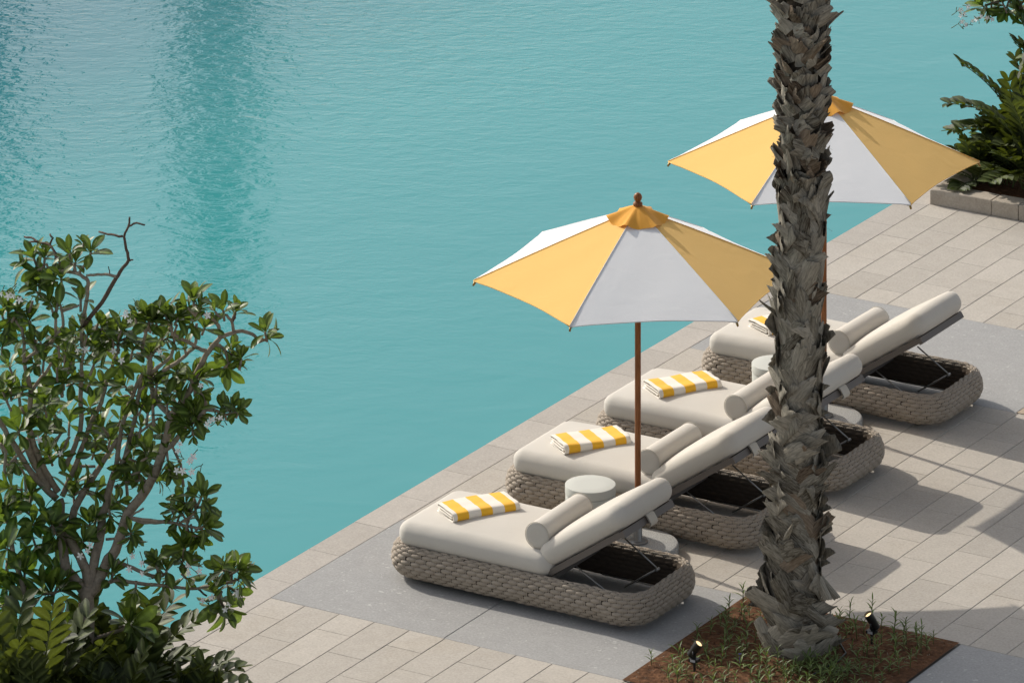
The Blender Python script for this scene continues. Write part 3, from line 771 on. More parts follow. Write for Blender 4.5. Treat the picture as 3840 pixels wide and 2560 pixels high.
boots = []; br = random.Random(5)
z = .02; row = 0
while z < 5.3:
    up = z > 3.0; dz = (.058 if up else .072); n_ = 9 if z < .5 else 8
    for k in range(n_):
        a = 2*math.pi*(k+.5*(row % 2))/n_+br.uniform(-.18, .18); zz = z+br.uniform(-.035, .035); c = trunk_c(zz); r = trunk_r(zz); kd = 0; sc_ = br.uniform(.85, 1.15)
        if up: lean = br.uniform(.08, .52); roll = br.uniform(-1.15, 1.15); kd = 1
        elif z < .45: lean = br.uniform(.04, .26); roll = br.choice((-1, 1))*br.uniform(.45, 1.25); sc_ *= 1.08
        elif z < 1.6: lean = br.uniform(.02, .13); roll = br.choice((-1, 1))*br.uniform(.55, 1.05)
        else: lean = br.uniform(.02, .15); roll = br.choice((-1, 1))*br.uniform(.25, .85)
        if br.random() < (.02 if not up else .03): lean += .25; kd = 2
        if kd == 0 and abs(roll) > .5: kd = 3 if roll > 0 else 4
        nrm = Vector((math.cos(a), math.sin(a), 0)); tan = Vector((-math.sin(a), math.cos(a), 0)); upv = Vector((0, 0, 1))
        y = (upv*math.cos(roll)+tan*math.sin(roll)); y = (y*math.cos(lean)+nrm*math.sin(lean)).normalized()
        x = y.cross(nrm).normalized(); zc = x.cross(y).normalized()
        Mx = (Matrix((x, y, zc)).transposed()*sc_).to_4x4()
        Mx.translation = c+nrm*(r+br.uniform(-.004, .010))
        face = nrm.dot(Vector((.5136, -.858, 0)))
        boots.append((Mx, br.choice(BM[kd]), face, zz))
    z += dz; row += 1
order = sorted(range(len(boots)), key=lambda i: -(boots[i][2]+(0 if boots[i][3] < 4.45 else -5)))
mbs = MB()
for rank, i in enumerate(order):
    Mx, me, face, zz = boots[i]
    if rank < 290: o = link('leaf_base', me, pt); o.matrix_local = Mx
    else: mbs.add([tuple(v.co) for v in me.vertices], [tuple(p.vertices) for p in me.polygons], 0, Mx)
link('leaf_bases', mbs.mesh('leaf_bases', M['boot']), pt, kind='stuff')
# loose fibres
mb = MB()
for _ in range(420):
    a = br.uniform(0, 6.283); zz = br.uniform(.05, 5.1); nrm = Vector((math.cos(a), math.sin(a), 0)); p = trunk_c(zz)+nrm*(trunk_r(zz)+.01)
    d = Vector((br.uniform(-1, 1), br.uniform(-1, 1), br.uniform(-.6, 1)))*.5+nrm*br.uniform(.2, .7); l = br.uniform(.04, .12)
    tube(mb, [p, p+d*l*.5, p+d*l+Vector((0, 0, -.01))], [.0016, .0012, .0006], 3, cap=False)
link('loose_fibres', mb.mesh('loose_fibres', M['boot']), pt, kind='stuff')
# a few long hanging bases at the foot and sides
for a, zz, ln, wd, rl, ln2 in ((-20, .66, .36, .12, 2.85, .38), (-8, .60, .34, .10, 2.6, .45), (-150, .12, .28, .16, -1.9, .15), (-48, .28, .34, .17, 1.9, .10), (-70, .42, .36, .17, 2.1, .06)):
    a = R_(a); c = trunk_c(zz); nrm = Vector((math.cos(a), math.sin(a), 0)); tan = Vector((-math.sin(a), math.cos(a), 0))
    y = Vector((0, 0, 1))*math.cos(rl)+tan*math.sin(rl); y = (y*math.cos(ln2)+nrm*math.sin(ln2)).normalized(); x = y.cross(nrm).normalized(); zc = x.cross(y)
    Mx = Matrix((x*wd*5, y*ln*3.2, zc*1.0)).transposed().to_4x4(); Mx.translation = c+nrm*(trunk_r(zz)+.015); o = link('leaf_base', BM[0][3], pt); o.matrix_local = Mx
mb = MB(); tube(mb, [(.30, -.30, .03), (.36, -.05, .05), (.33, .12, .04), (.20, .27, .04), (.0, .34, .03)], .006, 7)
h = link('drip_hose', mb.mesh('drip_hose', M['hose']), None, (*PALM, 0)); h['label'] = 'thin dark drip hose curving round the foot of the palm trunk'; h['category'] = 'hose'

# ================================================================ LEAF SHAPES
def leaf_mesh(name, m, width, curl, fold, tip=.6, nl=7, seed=0, ruffle=0.0):
    """leaf of length 1 along +Y, upper face +Z"""
    mb = MB(); vs = []; rib = []
    for i in range(nl+1):
        f = i/nl; wd = width*.5*(math.sin(math.pi*min(1, f**tip))**.62 if 0 < f < 1 else .10)
        if f <= .12: wd = max(.012, wd*.35)
        z = -curl*f*f+.10*curl*math.sin(f*3); y = f*(1-.12*curl)
        for j, v in enumerate((-1, -.45, 0, .45, 1)):
            vs.append((v*wd, y, z+abs(v)*wd*fold+ruffle*math.sin(f*13+v*2+seed)*abs(v)*.5)); rib.append(1.0 if j == 2 else 0.0)
    fs = [(i*5+j, i*5+j+1, (i+1)*5+j+1, (i+1)*5+j) for i in range(nl) for j in range(4)]
    mb.add(vs, fs); me = mb.mesh(name, m); a = me.attributes.new('rib', 'FLOAT', 'POINT'); a.data.foreach_set('value', rib); return me
FLV = [leaf_mesh('leaf', M['frangi'], .40+.03*(i % 3), .02+.09*i, .20+.05*(i % 2), 1.5, 8, i, .008) for i in range(5)]
def orient(pos, y, zhint, s, sx=1.0):
    y = y.normalized(); x = y.cross(zhint)
    if x.length < 1e-3: x = y.cross(Vector((.3, .5, .8)))
    x.normalize(); z = x.cross(y)
    Mx = Matrix((x*s*sx, y*s, z*s)).transposed().to_4x4(); Mx.translation = pos; return Mx
LR = Vector((.8581, .5136, 0)); FW = Vector((-.5136, .8581, 0)); UP = Vector((0, 0, 1))

def rosette_leaves(p, d, size, n, rr, out):
    d = d.normalized(); a0 = rr.uniform(0, 6.28); x = d.orthogonal().normalized(); y = d.cross(x)
    for i in range(n):
        f = i/(n-1); pol = R_(18+60*f+rr.uniform(-10, 10)); az = a0+i*2.4+rr.uniform(-.25, .25)
        ld = d*math.cos(pol)+(x*math.cos(az)+y*math.sin(az))*math.sin(pol)
        ld = (ld+UP*(.16-.16*f)).normalized(); s = size*(.100+.048*math.sin(f*2.6))*rr.uniform(.82, 1.15)
        out.append((orient(p+ld*.006-d*.02*f, ld, d+UP*.4, s), rr.choice(FLV)))
def flower_mesh():
    mb = MB()
    for k in range(5):
        a = 2*math.pi*k/5; vs = []
        for f, wd, z in ((0, .06, 0), (.35, .22, .18), (.7, .26, .25), (1, .10, .18)):
            for v in (-1, 1): vs.append((f*math.cos(a)-v*wd*math.sin(a)+.1*f*math.sin(a), f*math.sin(a)+v*wd*math.cos(a)-.1*f*math.cos(a), z+.04*v))
        mb.add(vs, [(0, 2, 3, 1), (2, 4, 5, 3), (4, 6, 7, 5)])
    return mb.mesh('flower', M['petal'])
FLW = flower_mesh()
def frangipani(root, BRs, ROs, FLs, depthf, proj, seed, nparts, dens, leafn=9):
    rr = random.Random(seed); mb = MB(); md = MB()
    for pts, r0, r1 in BRs:
        # smooth and kink the polyline a little
        q = []
        for i in range(len(pts)-1):
            for k in range(3):
                f = k/3; x = pts[i][0]*(1-f)+pts[i+1][0]*f; z = pts[i][1]*(1-f)+pts[i+1][1]*f; q.append((x, z))
        q.append(pts[-1]); P3 = [proj(x, z, depthf(x, z)) for x, z in q]
        for i in range(1, len(P3)-1): P3[i] = P3[i]*.6+(P3[i-1]+P3[i+1])*.2+Vector((rr.uniform(-1, 1), rr.uniform(-1, 1), rr.uniform(-1, 1)))*.0035
        rad = [(r0+(r1-r0)*i/(len(P3)-1)) for i in range(len(P3))]
        tube(md if r1 <= .006 else mb, P3, rad, 9, knobby=.07)
    link('trunk', mb.mesh('trunk', M['bark']), root)
    if md.v: link('bare_twig', md.mesh('bare_twig', M['bark_dead']), root)
    lv = []; tw = MB()
    for x, z, s, dx, dz in ROs:
        p = proj(x, z, depthf(x, z)+rr.uniform(-.04, .04)); d = LR*dx+UP*dz+FW*rr.uniform(-.7, .3)
        rosette_leaves(p, d, s, leafn+rr.randint(-1, 2), rr, lv); tube(tw, [p-d.normalized()*.07*s-UP*.01, p], [.009, .008], 6)
    for _ in range(dens[0]):
        x, z = dens[1](rr); dep = depthf(x, z)+rr.uniform(.08, .6)
        p = proj(x, z, dep); d = LR*rr.uniform(-.7, .7)+UP*rr.uniform(.1, 1)+FW*rr.uniform(-.6, .6); s = rr.uniform(.85, 1.15)
        rosette_leaves(p, d, s, leafn, rr, lv); e = p-d.normalized()*.12-UP*.05; tube(tw, [e-UP*.12-d*.03, e, p], [.011, .010, .008], 6)
    link('twigs', tw.mesh('twigs', M['bark']), root, kind='stuff')
    # nearest leaves singly, the others joined
    camv = Vector(CAM); rootw = Vector(root.location)
    idx = sorted(range(len(lv)), key=lambda i: -abs((lv[i][0].to_3x3() @ Vector((0, 0, 1))).normalized().dot(FW))*lv[i][0].to_3x3().col[1].length+((lv[i][0].translation).dot(FW))*.03)
    st = MB(); ribs = []
    for rank, i in enumerate(idx):
        Mx, me = lv[i]
        if rank < nparts: o = link('leaf', me, root); o.matrix_local = Mx
        else:
            st.add([tuple(v.co) for v in me.vertices], [tuple(p.vertices) for p in me.polygons], 0, Mx); ribs += [1.0 if k % 5 == 2 else 0.0 for k in range(len(me.vertices))]
    if st.v:
        me = st.mesh('foliage', M['frangi']); a = me.attributes.new('rib', 'FLOAT', 'POINT'); a.data.foreach_set('value', ribs); link('foliage', me, root, kind='stuff')
    stm = MB()
    for x, z in FLs:
        p = proj(x, z, depthf(x, z)-.12); d = -FW*.8+UP*rr.uniform(-.3, .6)+LR*rr.uniform(-.5, .5); o = link('flower', FLW, root); o.matrix_local = orient(p, d.orthogonal(), d, .024*rr.uniform(.8, 1.15))
        e = p+Vector((rr.uniform(-.05, .05), rr.uniform(-.05, .05), rr.uniform(-.06, .02)))+FW*.05; tube(stm, [p, (p+e)/2+UP*.01, e], [.0022, .0025, .003], 5)
        for _ in range(2): q = e+Vector((rr.uniform(-.05, .05), rr.uniform(-.05, .05), rr.uniform(-.04, .05))); tube(stm, [e, q], [.0022, .0035], 5)
    if stm.v: link('flower_stalks', stm.mesh('flower_stalks', M['stem']), root, kind='stuff')
    return len(lv)
BR=[
([(0,0.02),(0,0.276),(0,0.54),(-0.003,0.737),(-0.003,0.921),(0.007,0.987)],0.062,0.046),
([(0.01,0.935),(0.069,1),(0.122,1.132),(0.181,1.218),(0.221,1.33),(0.237,1.395)],0.038,0.032),
([(0.238,1.395),(0.257,1.456),(0.343,1.561),(0.422,1.673),(0.474,1.818),(0.494,1.897),(0.527,2.015),(0.54,2.088)],0.032,0.026),
([(0.541,2.088),(0.6,2.158),(0.666,2.257),(0.693,2.336),(0.745,2.434),(0.778,2.5),(0.824,2.546),(0.857,2.592)],0.024,0.015),
([(0.857,2.592),(0.943,2.625),(1.002,2.635),(1.061,2.612),(1.101,2.579),(1.16,2.573)],0.014,0.009),
([(0.857,2.592),(0.851,2.658),(0.818,2.704),(0.758,2.737),(0.706,2.777),(0.693,2.803)],0.013,0.009),
([(0.946,2.622),(0.943,2.678),(0.916,2.717),(0.89,2.737)],0.011,0.008),
([(0.939,2.691),(0.956,2.731),(0.956,2.75)],0.008,0.006),
([(0.772,2.5),(0.719,2.523),(0.653,2.56),(0.6,2.586),(0.548,2.619),(0.528,2.652)],0.014,0.009),
([(0.824,2.546),(0.864,2.533),(0.893,2.5),(0.903,2.454),(0.91,2.415)],0.012,0.008),
([(0.89,2.507),(0.93,2.481),(0.995,2.434)],0.008,0.006),
([(0.541,2.088),(0.456,2.171),(0.416,2.27),(0.396,2.355),(0.403,2.454),(0.37,2.481),(0.317,2.487)],0.02,0.01),
([(0.403,2.454),(0.449,2.52),(0.495,2.553)],0.01,0.008),
([(0.403,2.349),(0.475,2.415),(0.541,2.467),(0.561,2.527),(0.561,2.599),(0.581,2.671)],0.014,0.008),
([(0.423,2.323),(0.515,2.388),(0.607,2.448),(0.686,2.52),(0.706,2.586),(0.706,2.678)],0.014,0.009),
([(0.494,1.857),(0.547,1.897),(0.6,1.969),(0.652,2.029),(0.718,2.068),(0.764,2.127)],0.018,0.014),
([(0.764,2.128),(0.758,2.191),(0.719,2.257),(0.706,2.303)],0.012,0.008),
([(0.764,2.127),(0.843,2.114),(0.889,2.094),(0.968,2.108)],0.012,0.008),
([(0.244,1.43),(0.343,1.416),(0.507,1.403),(0.626,1.384),(0.744,1.351)],0.015,0.008),
([(0.277,1.423),(0.363,1.393),(0.481,1.397)],0.009,0.007),
([(0.586,1.384),(0.685,1.449),(0.705,1.502),(0.698,1.542)],0.009,0.007),
([(0.494,1.41),(0.586,1.436)],0.008,0.006),
([(0.626,1.384),(0.672,1.318)],0.008,0.006),
([(0.267,1.426),(0.323,1.463),(0.363,1.489)],0.006,0.007),
([(0.122,1.172),(0.175,1.152),(0.293,1.106),(0.392,1.06),(0.47,1.04)],0.014,0.011),
([(0.043,0.961),(0.195,1.033),(0.293,1.01),(0.425,0.997)],0.013,0.011),
([(0.403,0.999),(0.548,0.981),(0.714,0.973),(0.815,0.992),(0.946,1.021)],0.012,0.007),
([(0.714,0.973),(0.772,0.926)],0.007,0.006),
([(0.417,1.057),(0.482,1.05),(0.511,1.078)],0.009,0.007),
([(0.004,0.638),(0.162,0.684),(0.254,0.724)],0.014,0.01),
([(0.01,0.935),(0.03,1.053),(0.056,1.198),(0.089,1.343)],0.034,0.03),
([(0.089,1.343),(0.096,1.437),(0.135,1.569),(0.175,1.72)],0.03,0.022),
([(0.181,1.727),(0.201,1.898),(0.227,2.029),(0.274,2.174),(0.326,2.306),(0.359,2.359)],0.017,0.012),
([(0.195,1.733),(0.247,1.812),(0.28,1.964),(0.313,2.108),(0.339,2.253),(0.346,2.326)],0.018,0.013),
([(0.353,2.469),(0.359,2.535),(0.385,2.647),(0.405,2.693)],0.012,0.009),
([(0.004,0.974),(-0.003,1.079),(-0.042,1.178),(-0.102,1.264),(-0.128,1.356)],0.034,0.03),
([(-0.115,1.327),(-0.088,1.477),(0.03,1.674),(0.102,1.793),(0.195,1.937)],0.028,0.014),
([(-0.009,0.935),(-0.069,1.02),(-0.141,1.112),(-0.161,1.264),(-0.167,1.395)],0.034,0.03),
([(-0.167,1.345),(-0.174,1.529),(-0.181,1.549)],0.03,0.027),
([(-0.194,1.549),(-0.279,1.628),(-0.365,1.72),(-0.437,1.845),(-0.516,1.964),(-0.562,2.049),(-0.602,2.108)],0.022,0.016),
([(-0.187,1.595),(-0.273,1.733),(-0.345,1.898),(-0.378,2.029),(-0.372,2.141),(-0.365,2.247)],0.022,0.016),
([(-0.365,2.247),(-0.391,2.359),(-0.408,2.438)],0.014,0.011),
([(-0.352,2.253),(-0.273,2.359),(-0.233,2.424)],0.013,0.01),
([(-0.365,2.272),(-0.411,2.436),(-0.408,2.568),(-0.421,2.647),(-0.464,2.706)],0.013,0.009),
([(-0.404,2.436),(-0.319,2.509),(-0.253,2.542),(-0.187,2.621),(-0.148,2.66),(-0.167,2.765),(-0.181,2.831),(-0.161,2.93)],0.012,0.008),
([(-0.161,2.759),(-0.102,2.778),(-0.056,2.798)],0.009,0.007),
([(-0.316,2.509),(-0.358,2.614),(-0.372,2.68)],0.01,0.007),
([(-0.2,2.614),(-0.207,2.732),(-0.174,2.89)],0.011,0.009),
([(-0.375,2.752),(-0.352,2.825)],0.01,0.008),
([(-0.161,1.569),(-0.088,1.733),(-0.023,1.911),(0.03,2.056),(0.089,2.168),(0.122,2.293),(0.148,2.359)],0.019,0.013),
([(0.148,2.377),(0.181,2.456),(0.201,2.535)],0.012,0.009),
([(-0.135,1.766),(-0.075,1.898),(-0.036,2.029),(-0.042,2.161),(-0.042,2.28),(-0.036,2.359)],0.018,0.014),
([(-0.036,2.364),(-0.029,2.469),(-0.016,2.535)],0.013,0.01),
([(-0.033,2.535),(-0.029,2.693),(-0.003,2.831),(0.01,2.943),(-0.003,2.969),(-0.062,3.002),(-0.154,3.022),(-0.233,3.022),(-0.299,3.029)],0.014,0.01),
([(-0.056,2.996),(-0.023,3.055),(0.03,3.094)],0.01,0.008),
([(-0.075,3.015),(-0.088,3.068)],0.009,0.007),
([(-0.154,3.022),(-0.207,3.134),(-0.24,3.193),(-0.299,3.203),(-0.372,3.206)],0.009,0.006),
([(-0.24,3.193),(-0.22,3.233),(-0.24,3.256)],0.007,0.006),
([(-0.312,3.206),(-0.358,3.233),(-0.404,3.239)],0.007,0.006),
([(-0.207,3.134),(-0.204,3.075),(-0.214,3.032)],0.005,0.003),
([(-0.023,2.667),(0.096,2.818),(0.181,2.963),(0.208,3.009),(0.274,3.088),(0.254,3.16),(0.234,3.239),(0.27,3.308),(0.274,3.368)],0.015,0.006),
([(0.27,3.308),(0.32,3.328),(0.372,3.315)],0.007,0.005),
([(0.227,3.243),(0.162,3.252),(0.076,3.272)],0.008,0.006),
([(0.195,2.983),(0.142,2.996),(0.069,2.996),(-0.003,2.989)],0.01,0.008),
([(0.145,3.002),(0.137,3.048)],0.004,0.003),
([(0.274,3.088),(0.297,3.089)],0.006,0.004),
([(-0.562,1.904),(-0.523,1.858),(-0.536,1.766),(-0.529,1.667)],0.012,0.01),
([(-0.516,1.766),(-0.431,1.845),(-0.391,1.871)],0.01,0.008),
([(-0.207,1.911),(-0.154,1.99)],0.01,0.009),
([(-0.154,1.871),(-0.115,1.95)],0.012,0.01),
([(0.181,1.628),(0.293,1.674),(0.385,1.667)],0.011,0.008),
([(0.234,1.964),(0.32,1.964),(0.385,2.016),(0.458,2.069)],0.009,0.007),
([(-0.049,1.76),(0.05,1.76)],0.01,0.009),
([(0.122,1.29),(0.274,1.297)],0.009,0.007),
([(-0.398,0.895),(-0.411,1),(-0.477,1.178),(-0.49,1.297),(-0.503,1.395)],0.02,0.014),
([(-0.299,1),(-0.299,1.093)],0.008,0.007),
([(-0.503,0.928),(-0.431,0.967),(-0.345,1.027),(-0.286,1.04)],0.01,0.008),
([(-0.398,1.931),(-0.352,1.799),(-0.299,1.7),(-0.246,1.615)],0.026,0.022),
([(-0.464,1.95),(-0.404,2.049),(-0.372,2.141)],0.011,0.009),
]
RO=[
(-0.345,3.101,1.1,-0.4,0.9),(-0.391,3.048,1,-0.8,0.2),(-0.273,3.108,1,0.1,1),(-0.319,3.022,0.9,-0.3,-0.3),(-0.246,3.022,0.8,0.2,-0.5),(-0.115,3.127,1,-0.2,1),(-0.075,3.075,0.9,0.2,0.9),(0.023,3.14,1,0.2,1),(-0.023,3.2,0.5,0,1),(-0.312,2.93,0.9,-0.1,1),(-0.167,2.969,1.1,0,1),(-0.22,2.963,0.8,-0.6,0.7),(-0.325,2.884,0.6,-0.3,0.3),(-0.042,2.838,1,0,1),(-0.24,2.811,1,-0.3,0.9),(-0.2,2.778,0.9,0.2,0.8),(-0.372,2.7,1,0,1),(-0.51,2.759,1.2,0,1),(-0.45,2.759,1,0.5,0.8),(-0.549,2.732,1.1,-0.3,0.7),(-0.497,2.7,1,0,-0.3),(-0.529,2.634,0.8,0,-0.8),(-0.299,2.561,0.9,0.2,1),(-0.345,2.548,0.8,-0.3,0.6),(-0.549,2.528,0.8,0.1,0.9),(-0.187,2.548,1.1,-0.1,0.9),(-0.036,2.647,1,-0.3,0.7),(0.004,2.614,1,0.3,0.8),(-0.082,2.594,0.9,-0.6,0.4),(0.069,2.68,1,0.3,0.9),(0.096,2.653,0.9,0.4,0.6),(0.168,2.601,1.3,0,1),(0.142,2.574,1.1,-0.7,0.5),(0.221,2.634,1,0.4,0.8),(0.254,2.588,1,0.8,0.3),(0.201,2.555,1,0,0.5),(0.313,2.719,0.8,-0.1,1),(0.372,2.713,1.1,0,1),(0.425,2.7,1,0.3,1),(0.293,2.509,1,0.2,0.9),(0.109,2.522,1.1,-0.6,0.3),(-0.141,2.509,1,0.1,0.8),(-0.279,2.449,1.1,0.1,0.9),(-0.345,2.423,1,-0.4,0.4),(-0.194,2.397,1.2,0,0.8),(-0.102,2.436,1,0.2,0.6),(0.043,2.416,1,0.2,0.5),(0.221,2.416,1,0.1,0.2),(0.412,2.495,1,0.1,0.7),(0.03,2.542,0.9,0.2,0.6),(0.686,2.829,1.2,-0.1,1),(0.725,2.783,0.8,0.5,0.6),(0.647,2.783,0.9,-0.6,0.5),(0.877,2.764,1,-0.1,1),(0.956,2.757,0.9,0.4,0.9),(0.824,2.757,0.7,-0.5,0.4),(1.147,2.625,0.9,-0.2,0.9),(1.173,2.586,1,1,0.2),(0.541,2.691,1.1,-0.1,1),(0.502,2.744,1,-0.4,0.9),(0.587,2.717,1,0.4,0.8),(0.396,2.691,1.1,0,1),(0.449,2.678,0.9,0.3,0.7),(0.666,2.678,1,-0.2,0.3),(0.758,2.652,0.9,0.3,0.7),(0.627,2.527,0.7,-0.2,0.8),(0.482,2.586,0.8,0,0.9),(0.41,2.467,0.9,-0.1,1),(0.521,2.586,0.8,0.6,0.2),(0.936,2.507,0.9,0.2,1),(0.864,2.481,0.7,-0.3,0.7),(0.903,2.395,1,0,-0.2),(0.995,2.454,0.9,0.2,0.9),(0.923,2.434,0.8,0.4,0.3),(0.693,2.309,1.3,0,0.9),(0.725,2.329,1,0.8,0.5),(0.647,2.323,1,-0.8,0.3),(0.594,2.237,1,-0.2,0.6),(0.449,2.296,0.9,0.1,0.8),(0.574,2.369,1,-0.2,0.4),(0.877,2.125,1,-0.3,0.9),(0.93,2.132,0.8,0.3,0.8),(0.976,2.112,0.8,0.3,0.7),(0.653,2.112,1.1,0,0.5),(0.693,2.079,1,0.3,0.2),(0.515,2.165,0.9,0,0.8),(0.607,2.059,0.9,-0.6,0.3),(0.725,2.23,0.8,0.6,-0.5),(0.383,2.29,1,0.3,0.2),(0.363,2.171,1.2,0.1,0.2),(-0.497,2.266,1.1,-0.1,1),(-0.543,2.24,1,-0.4,0.9),(-0.418,2.24,0.9,0.4,0.7),(-0.154,2.306,1.2,0,0.6),(-0.22,2.26,1.1,-0.6,0.3),(-0.088,2.293,1,0.7,0.3),(-0.279,2.161,1.2,-0.1,0.5),(-0.207,2.095,1.2,0,0.4),(-0.325,2.082,1,-0.4,0.4),(-0.115,2.049,1.2,0,0.2),(-0.444,1.99,1.1,-0.1,0.8),(0.017,2.293,0.8,0.3,0.6),(0.096,2.286,0.9,0.1,0.7),(0.017,2.141,0.9,0.2,0.7),(0.241,2.28,1,-0.4,0.5),(0.293,2.194,1,0.1,-0.8),(0.214,2.207,0.9,-0.3,-0.1),(-0.273,1.99,1,0,0.5),(-0.246,1.832,1,-0.2,0.6),(-0.181,1.832,0.9,0.4,0.3),(0.05,1.937,1.1,0,0.9),(0.096,2.016,1,-0.4,0.5),(0.148,1.931,1,0.2,0.7),(0.043,1.845,1,0.2,0.6),(-0.088,1.569,1.2,-0.1,0.8),(-0.016,1.621,1.2,0.6,0.4),(0.063,1.582,1,0.6,0),(-0.069,1.667,1,0,1),(0.254,1.7,0.9,0,-1),(0.339,1.661,0.8,0.1,-0.8),(0.313,1.793,1,0.3,-0.3),(0.372,1.858,1,0.2,0.7),(0.287,1.878,1,0.2,0.2),(-0.464,1.779,0.8,0,-1),(-0.279,1.47,1.3,0,0.4),(-0.398,1.47,1.4,-0.7,0.3),(-0.345,1.384,1.1,0.3,0.2),(-0.497,1.621,1.3,-0.3,0.1),(-0.523,1.404,1.3,-0.4,0.5),(-0.365,1.569,1.3,0,0.5),(0.201,1.529,0.8,0.7,0.3),(0.148,1.477,0.9,0.8,0.2),(0.017,1.391,1,0,0.9),(0.056,1.404,0.9,0.4,0.7),(0.148,1.424,1,0.1,-0.6),(-0.523,2.187,1,-0.2,0.4),(-0.404,2.095,0.9,0.2,-0.4),(0.214,2.056,1,0.2,0.5),(0.392,2.108,1.1,0.1,0.7),(0.346,2.016,0.9,0.1,0.6),(-0.536,1.503,1.2,0.1,0.3),(-0.233,1.371,1.2,0.2,0.3),(0.692,1.555,1.1,-0.1,1),(0.738,1.568,1,0.4,0.9),(0.626,1.528,1,-0.6,0.7),(0.758,1.502,0.9,0.9,0.2),(0.613,1.456,1,-0.5,0.8),(0.652,1.43,1,0.1,0.6),(0.758,1.37,1,1,0.1),(0.738,1.397,0.9,0.5,0.6),(0.679,1.318,1.1,0.2,-1),(0.718,1.311,0.9,0.9,-0.4),(0.58,1.397,0.9,-0.3,-1),(0.547,1.476,0.7,-0.4,0.9),(0.679,2.009,0.9,0,0.7),(0.632,2.035,0.8,-0.4,0.5),(0.685,1.956,0.6,0,-1),(0.521,1.792,1,0.1,-0.8),(0.534,1.732,0.8,0.4,-0.5),(0.481,1.969,0.9,0,1),(0.468,1.673,0.9,0.8,-0.3),(0.284,1.331,0.9,0.4,0.3),(0.284,1.305,0.8,0,-1),(0.336,1.759,1,-0.1,-0.6),(0.389,1.818,1,0.4,0.2),(0.244,1.765,1,-0.2,-0.7),(0.626,1.232,1.2,0.1,0.9),(0.343,1.726,1,0.3,0.1),(-0.233,0.948,1.7,-0.1,0.5),(-0.194,0.987,1.5,0.4,0.9),(-0.286,0.935,1.4,-0.8,0),(-0.167,0.961,1.3,0.9,0.1),(-0.207,0.684,1.5,0,-0.2),(-0.167,0.698,1.3,0.7,0.3),(-0.352,0.698,1.3,-0.8,0.1),(0.267,0.75,1.5,-0.1,1),(0.287,0.737,1.4,0.8,0.2),(0.28,0.717,1.4,0.3,-1),(0.168,1.079,0.9,0.2,0.8),(0.155,1.027,0.9,0.3,0.2),(0.313,0.967,0.9,0,-1),(-0.503,0.974,1.1,-0.3,0.3),(-0.464,0.75,1.2,-0.5,0.2),(-0.523,1.231,1.4,-0.2,0.2),(-0.404,1.079,1.2,0,0.9),(-0.332,1.244,1.4,0.1,-0.2),(-0.194,1.316,1.5,0.3,-0.5),(-0.457,1.297,1.2,0.4,0.1),(-0.523,1.079,1.3,0,-0.4),(-0.023,1.277,1,0.3,0.5),(-0.497,0.902,1,0.4,0.3),(-0.51,0.849,1.1,-0.3,0.3),(0.445,1.132,0.8,-0.2,0.8),(0.511,1.093,1.1,0,1),(0.453,1.107,0.9,-0.6,0.6),(0.613,1.151,1,0.1,1),(0.656,1.122,0.9,0.8,0.3),(0.511,1.021,0.9,0,-1),(0.642,1.035,0.9,0.4,-0.6),(0.931,1.086,1.2,0,1),(0.975,1.093,1.1,0.8,0.5),(0.873,1.093,0.9,-0.9,0.3),(0.982,1.035,1,0.9,0.1),(0.888,1.006,1,-0.6,-0.1),(0.844,0.89,1.2,-0.3,-1),(0.888,0.847,1.2,0.6,-0.8),(0.83,0.941,0.9,-0.3,0.4),(0.946,0.963,0.9,0.5,-0.3)
]
FL=[ (-0.553,2.871),(-0.51,2.857),(-0.474,2.857),(-0.437,2.831),(0.254,2.759),(0.247,2.732),(0.274,2.7),(-0.062,2.509),(-0.013,2.515),(0.221,2.443),(0.168,2.502),(0.773,2.734),(0.465,2.5),(0.732,2.28),(0.83,2.062),(0.863,2.071),(0.843,2.045),(0.797,2.058),(0.777,2.029),(0.682,1.818),(0.659,1.792),(0.58,1.732),(0.672,1.726),(0.616,1.729),(0.598,1.904),(0.586,1.861),(0.017,1.251),(0.004,1.218),(-0.042,1.185),(0.29,1.181),(0.353,1.135),(0.27,1.099),(0.356,1.07),(0.656,1.122),(0.721,1.086),(0.656,1.071),(0.747,0.897),(0.801,0.919),(0.968,0.948),(0.971,0.926),(0.917,0.876),(0.888,0.839),(-0.174,1.845),(-0.312,1.931) ]
TB = Vector((.30, -2.62, 0)); TD0, TX0 = 39.2632, -2.7402
def proj1(x, z, dep):
    k = (TD0+dep)/TD0; X = (x+TX0)*k-TX0; return LR*X+FW*dep+UP*(CAM[2]-(CAM[2]-z)*k)
def dep1(x, z):
    h = min(1, max(0, (z-.8)/.7)); return h*(.30*math.sin(2.3*x+1.1*z)+.22*math.cos(2.9*z-2.1*x+1))
ft = thing('frangipani_tree', 'large frangipani tree with white flowers and bare upper twigs at the lower left', 'tree', TB)
def dens1(rr):
    while True:
        x, z = rr.uniform(-.75, .62), rr.uniform(1.2, 2.62)
        if z > 2.42 and x < -.05 and rr.random() < .6: continue
        if x > .2 and z < 1.75: continue
        if x > .42 and z < 2.2 and rr.random() < .7: continue
        if z < 1.5 and x > -.1: continue
        return x, z
frangipani(ft, BR, RO, FL, dep1, proj1, 21, 292, (14, dens1), 8)

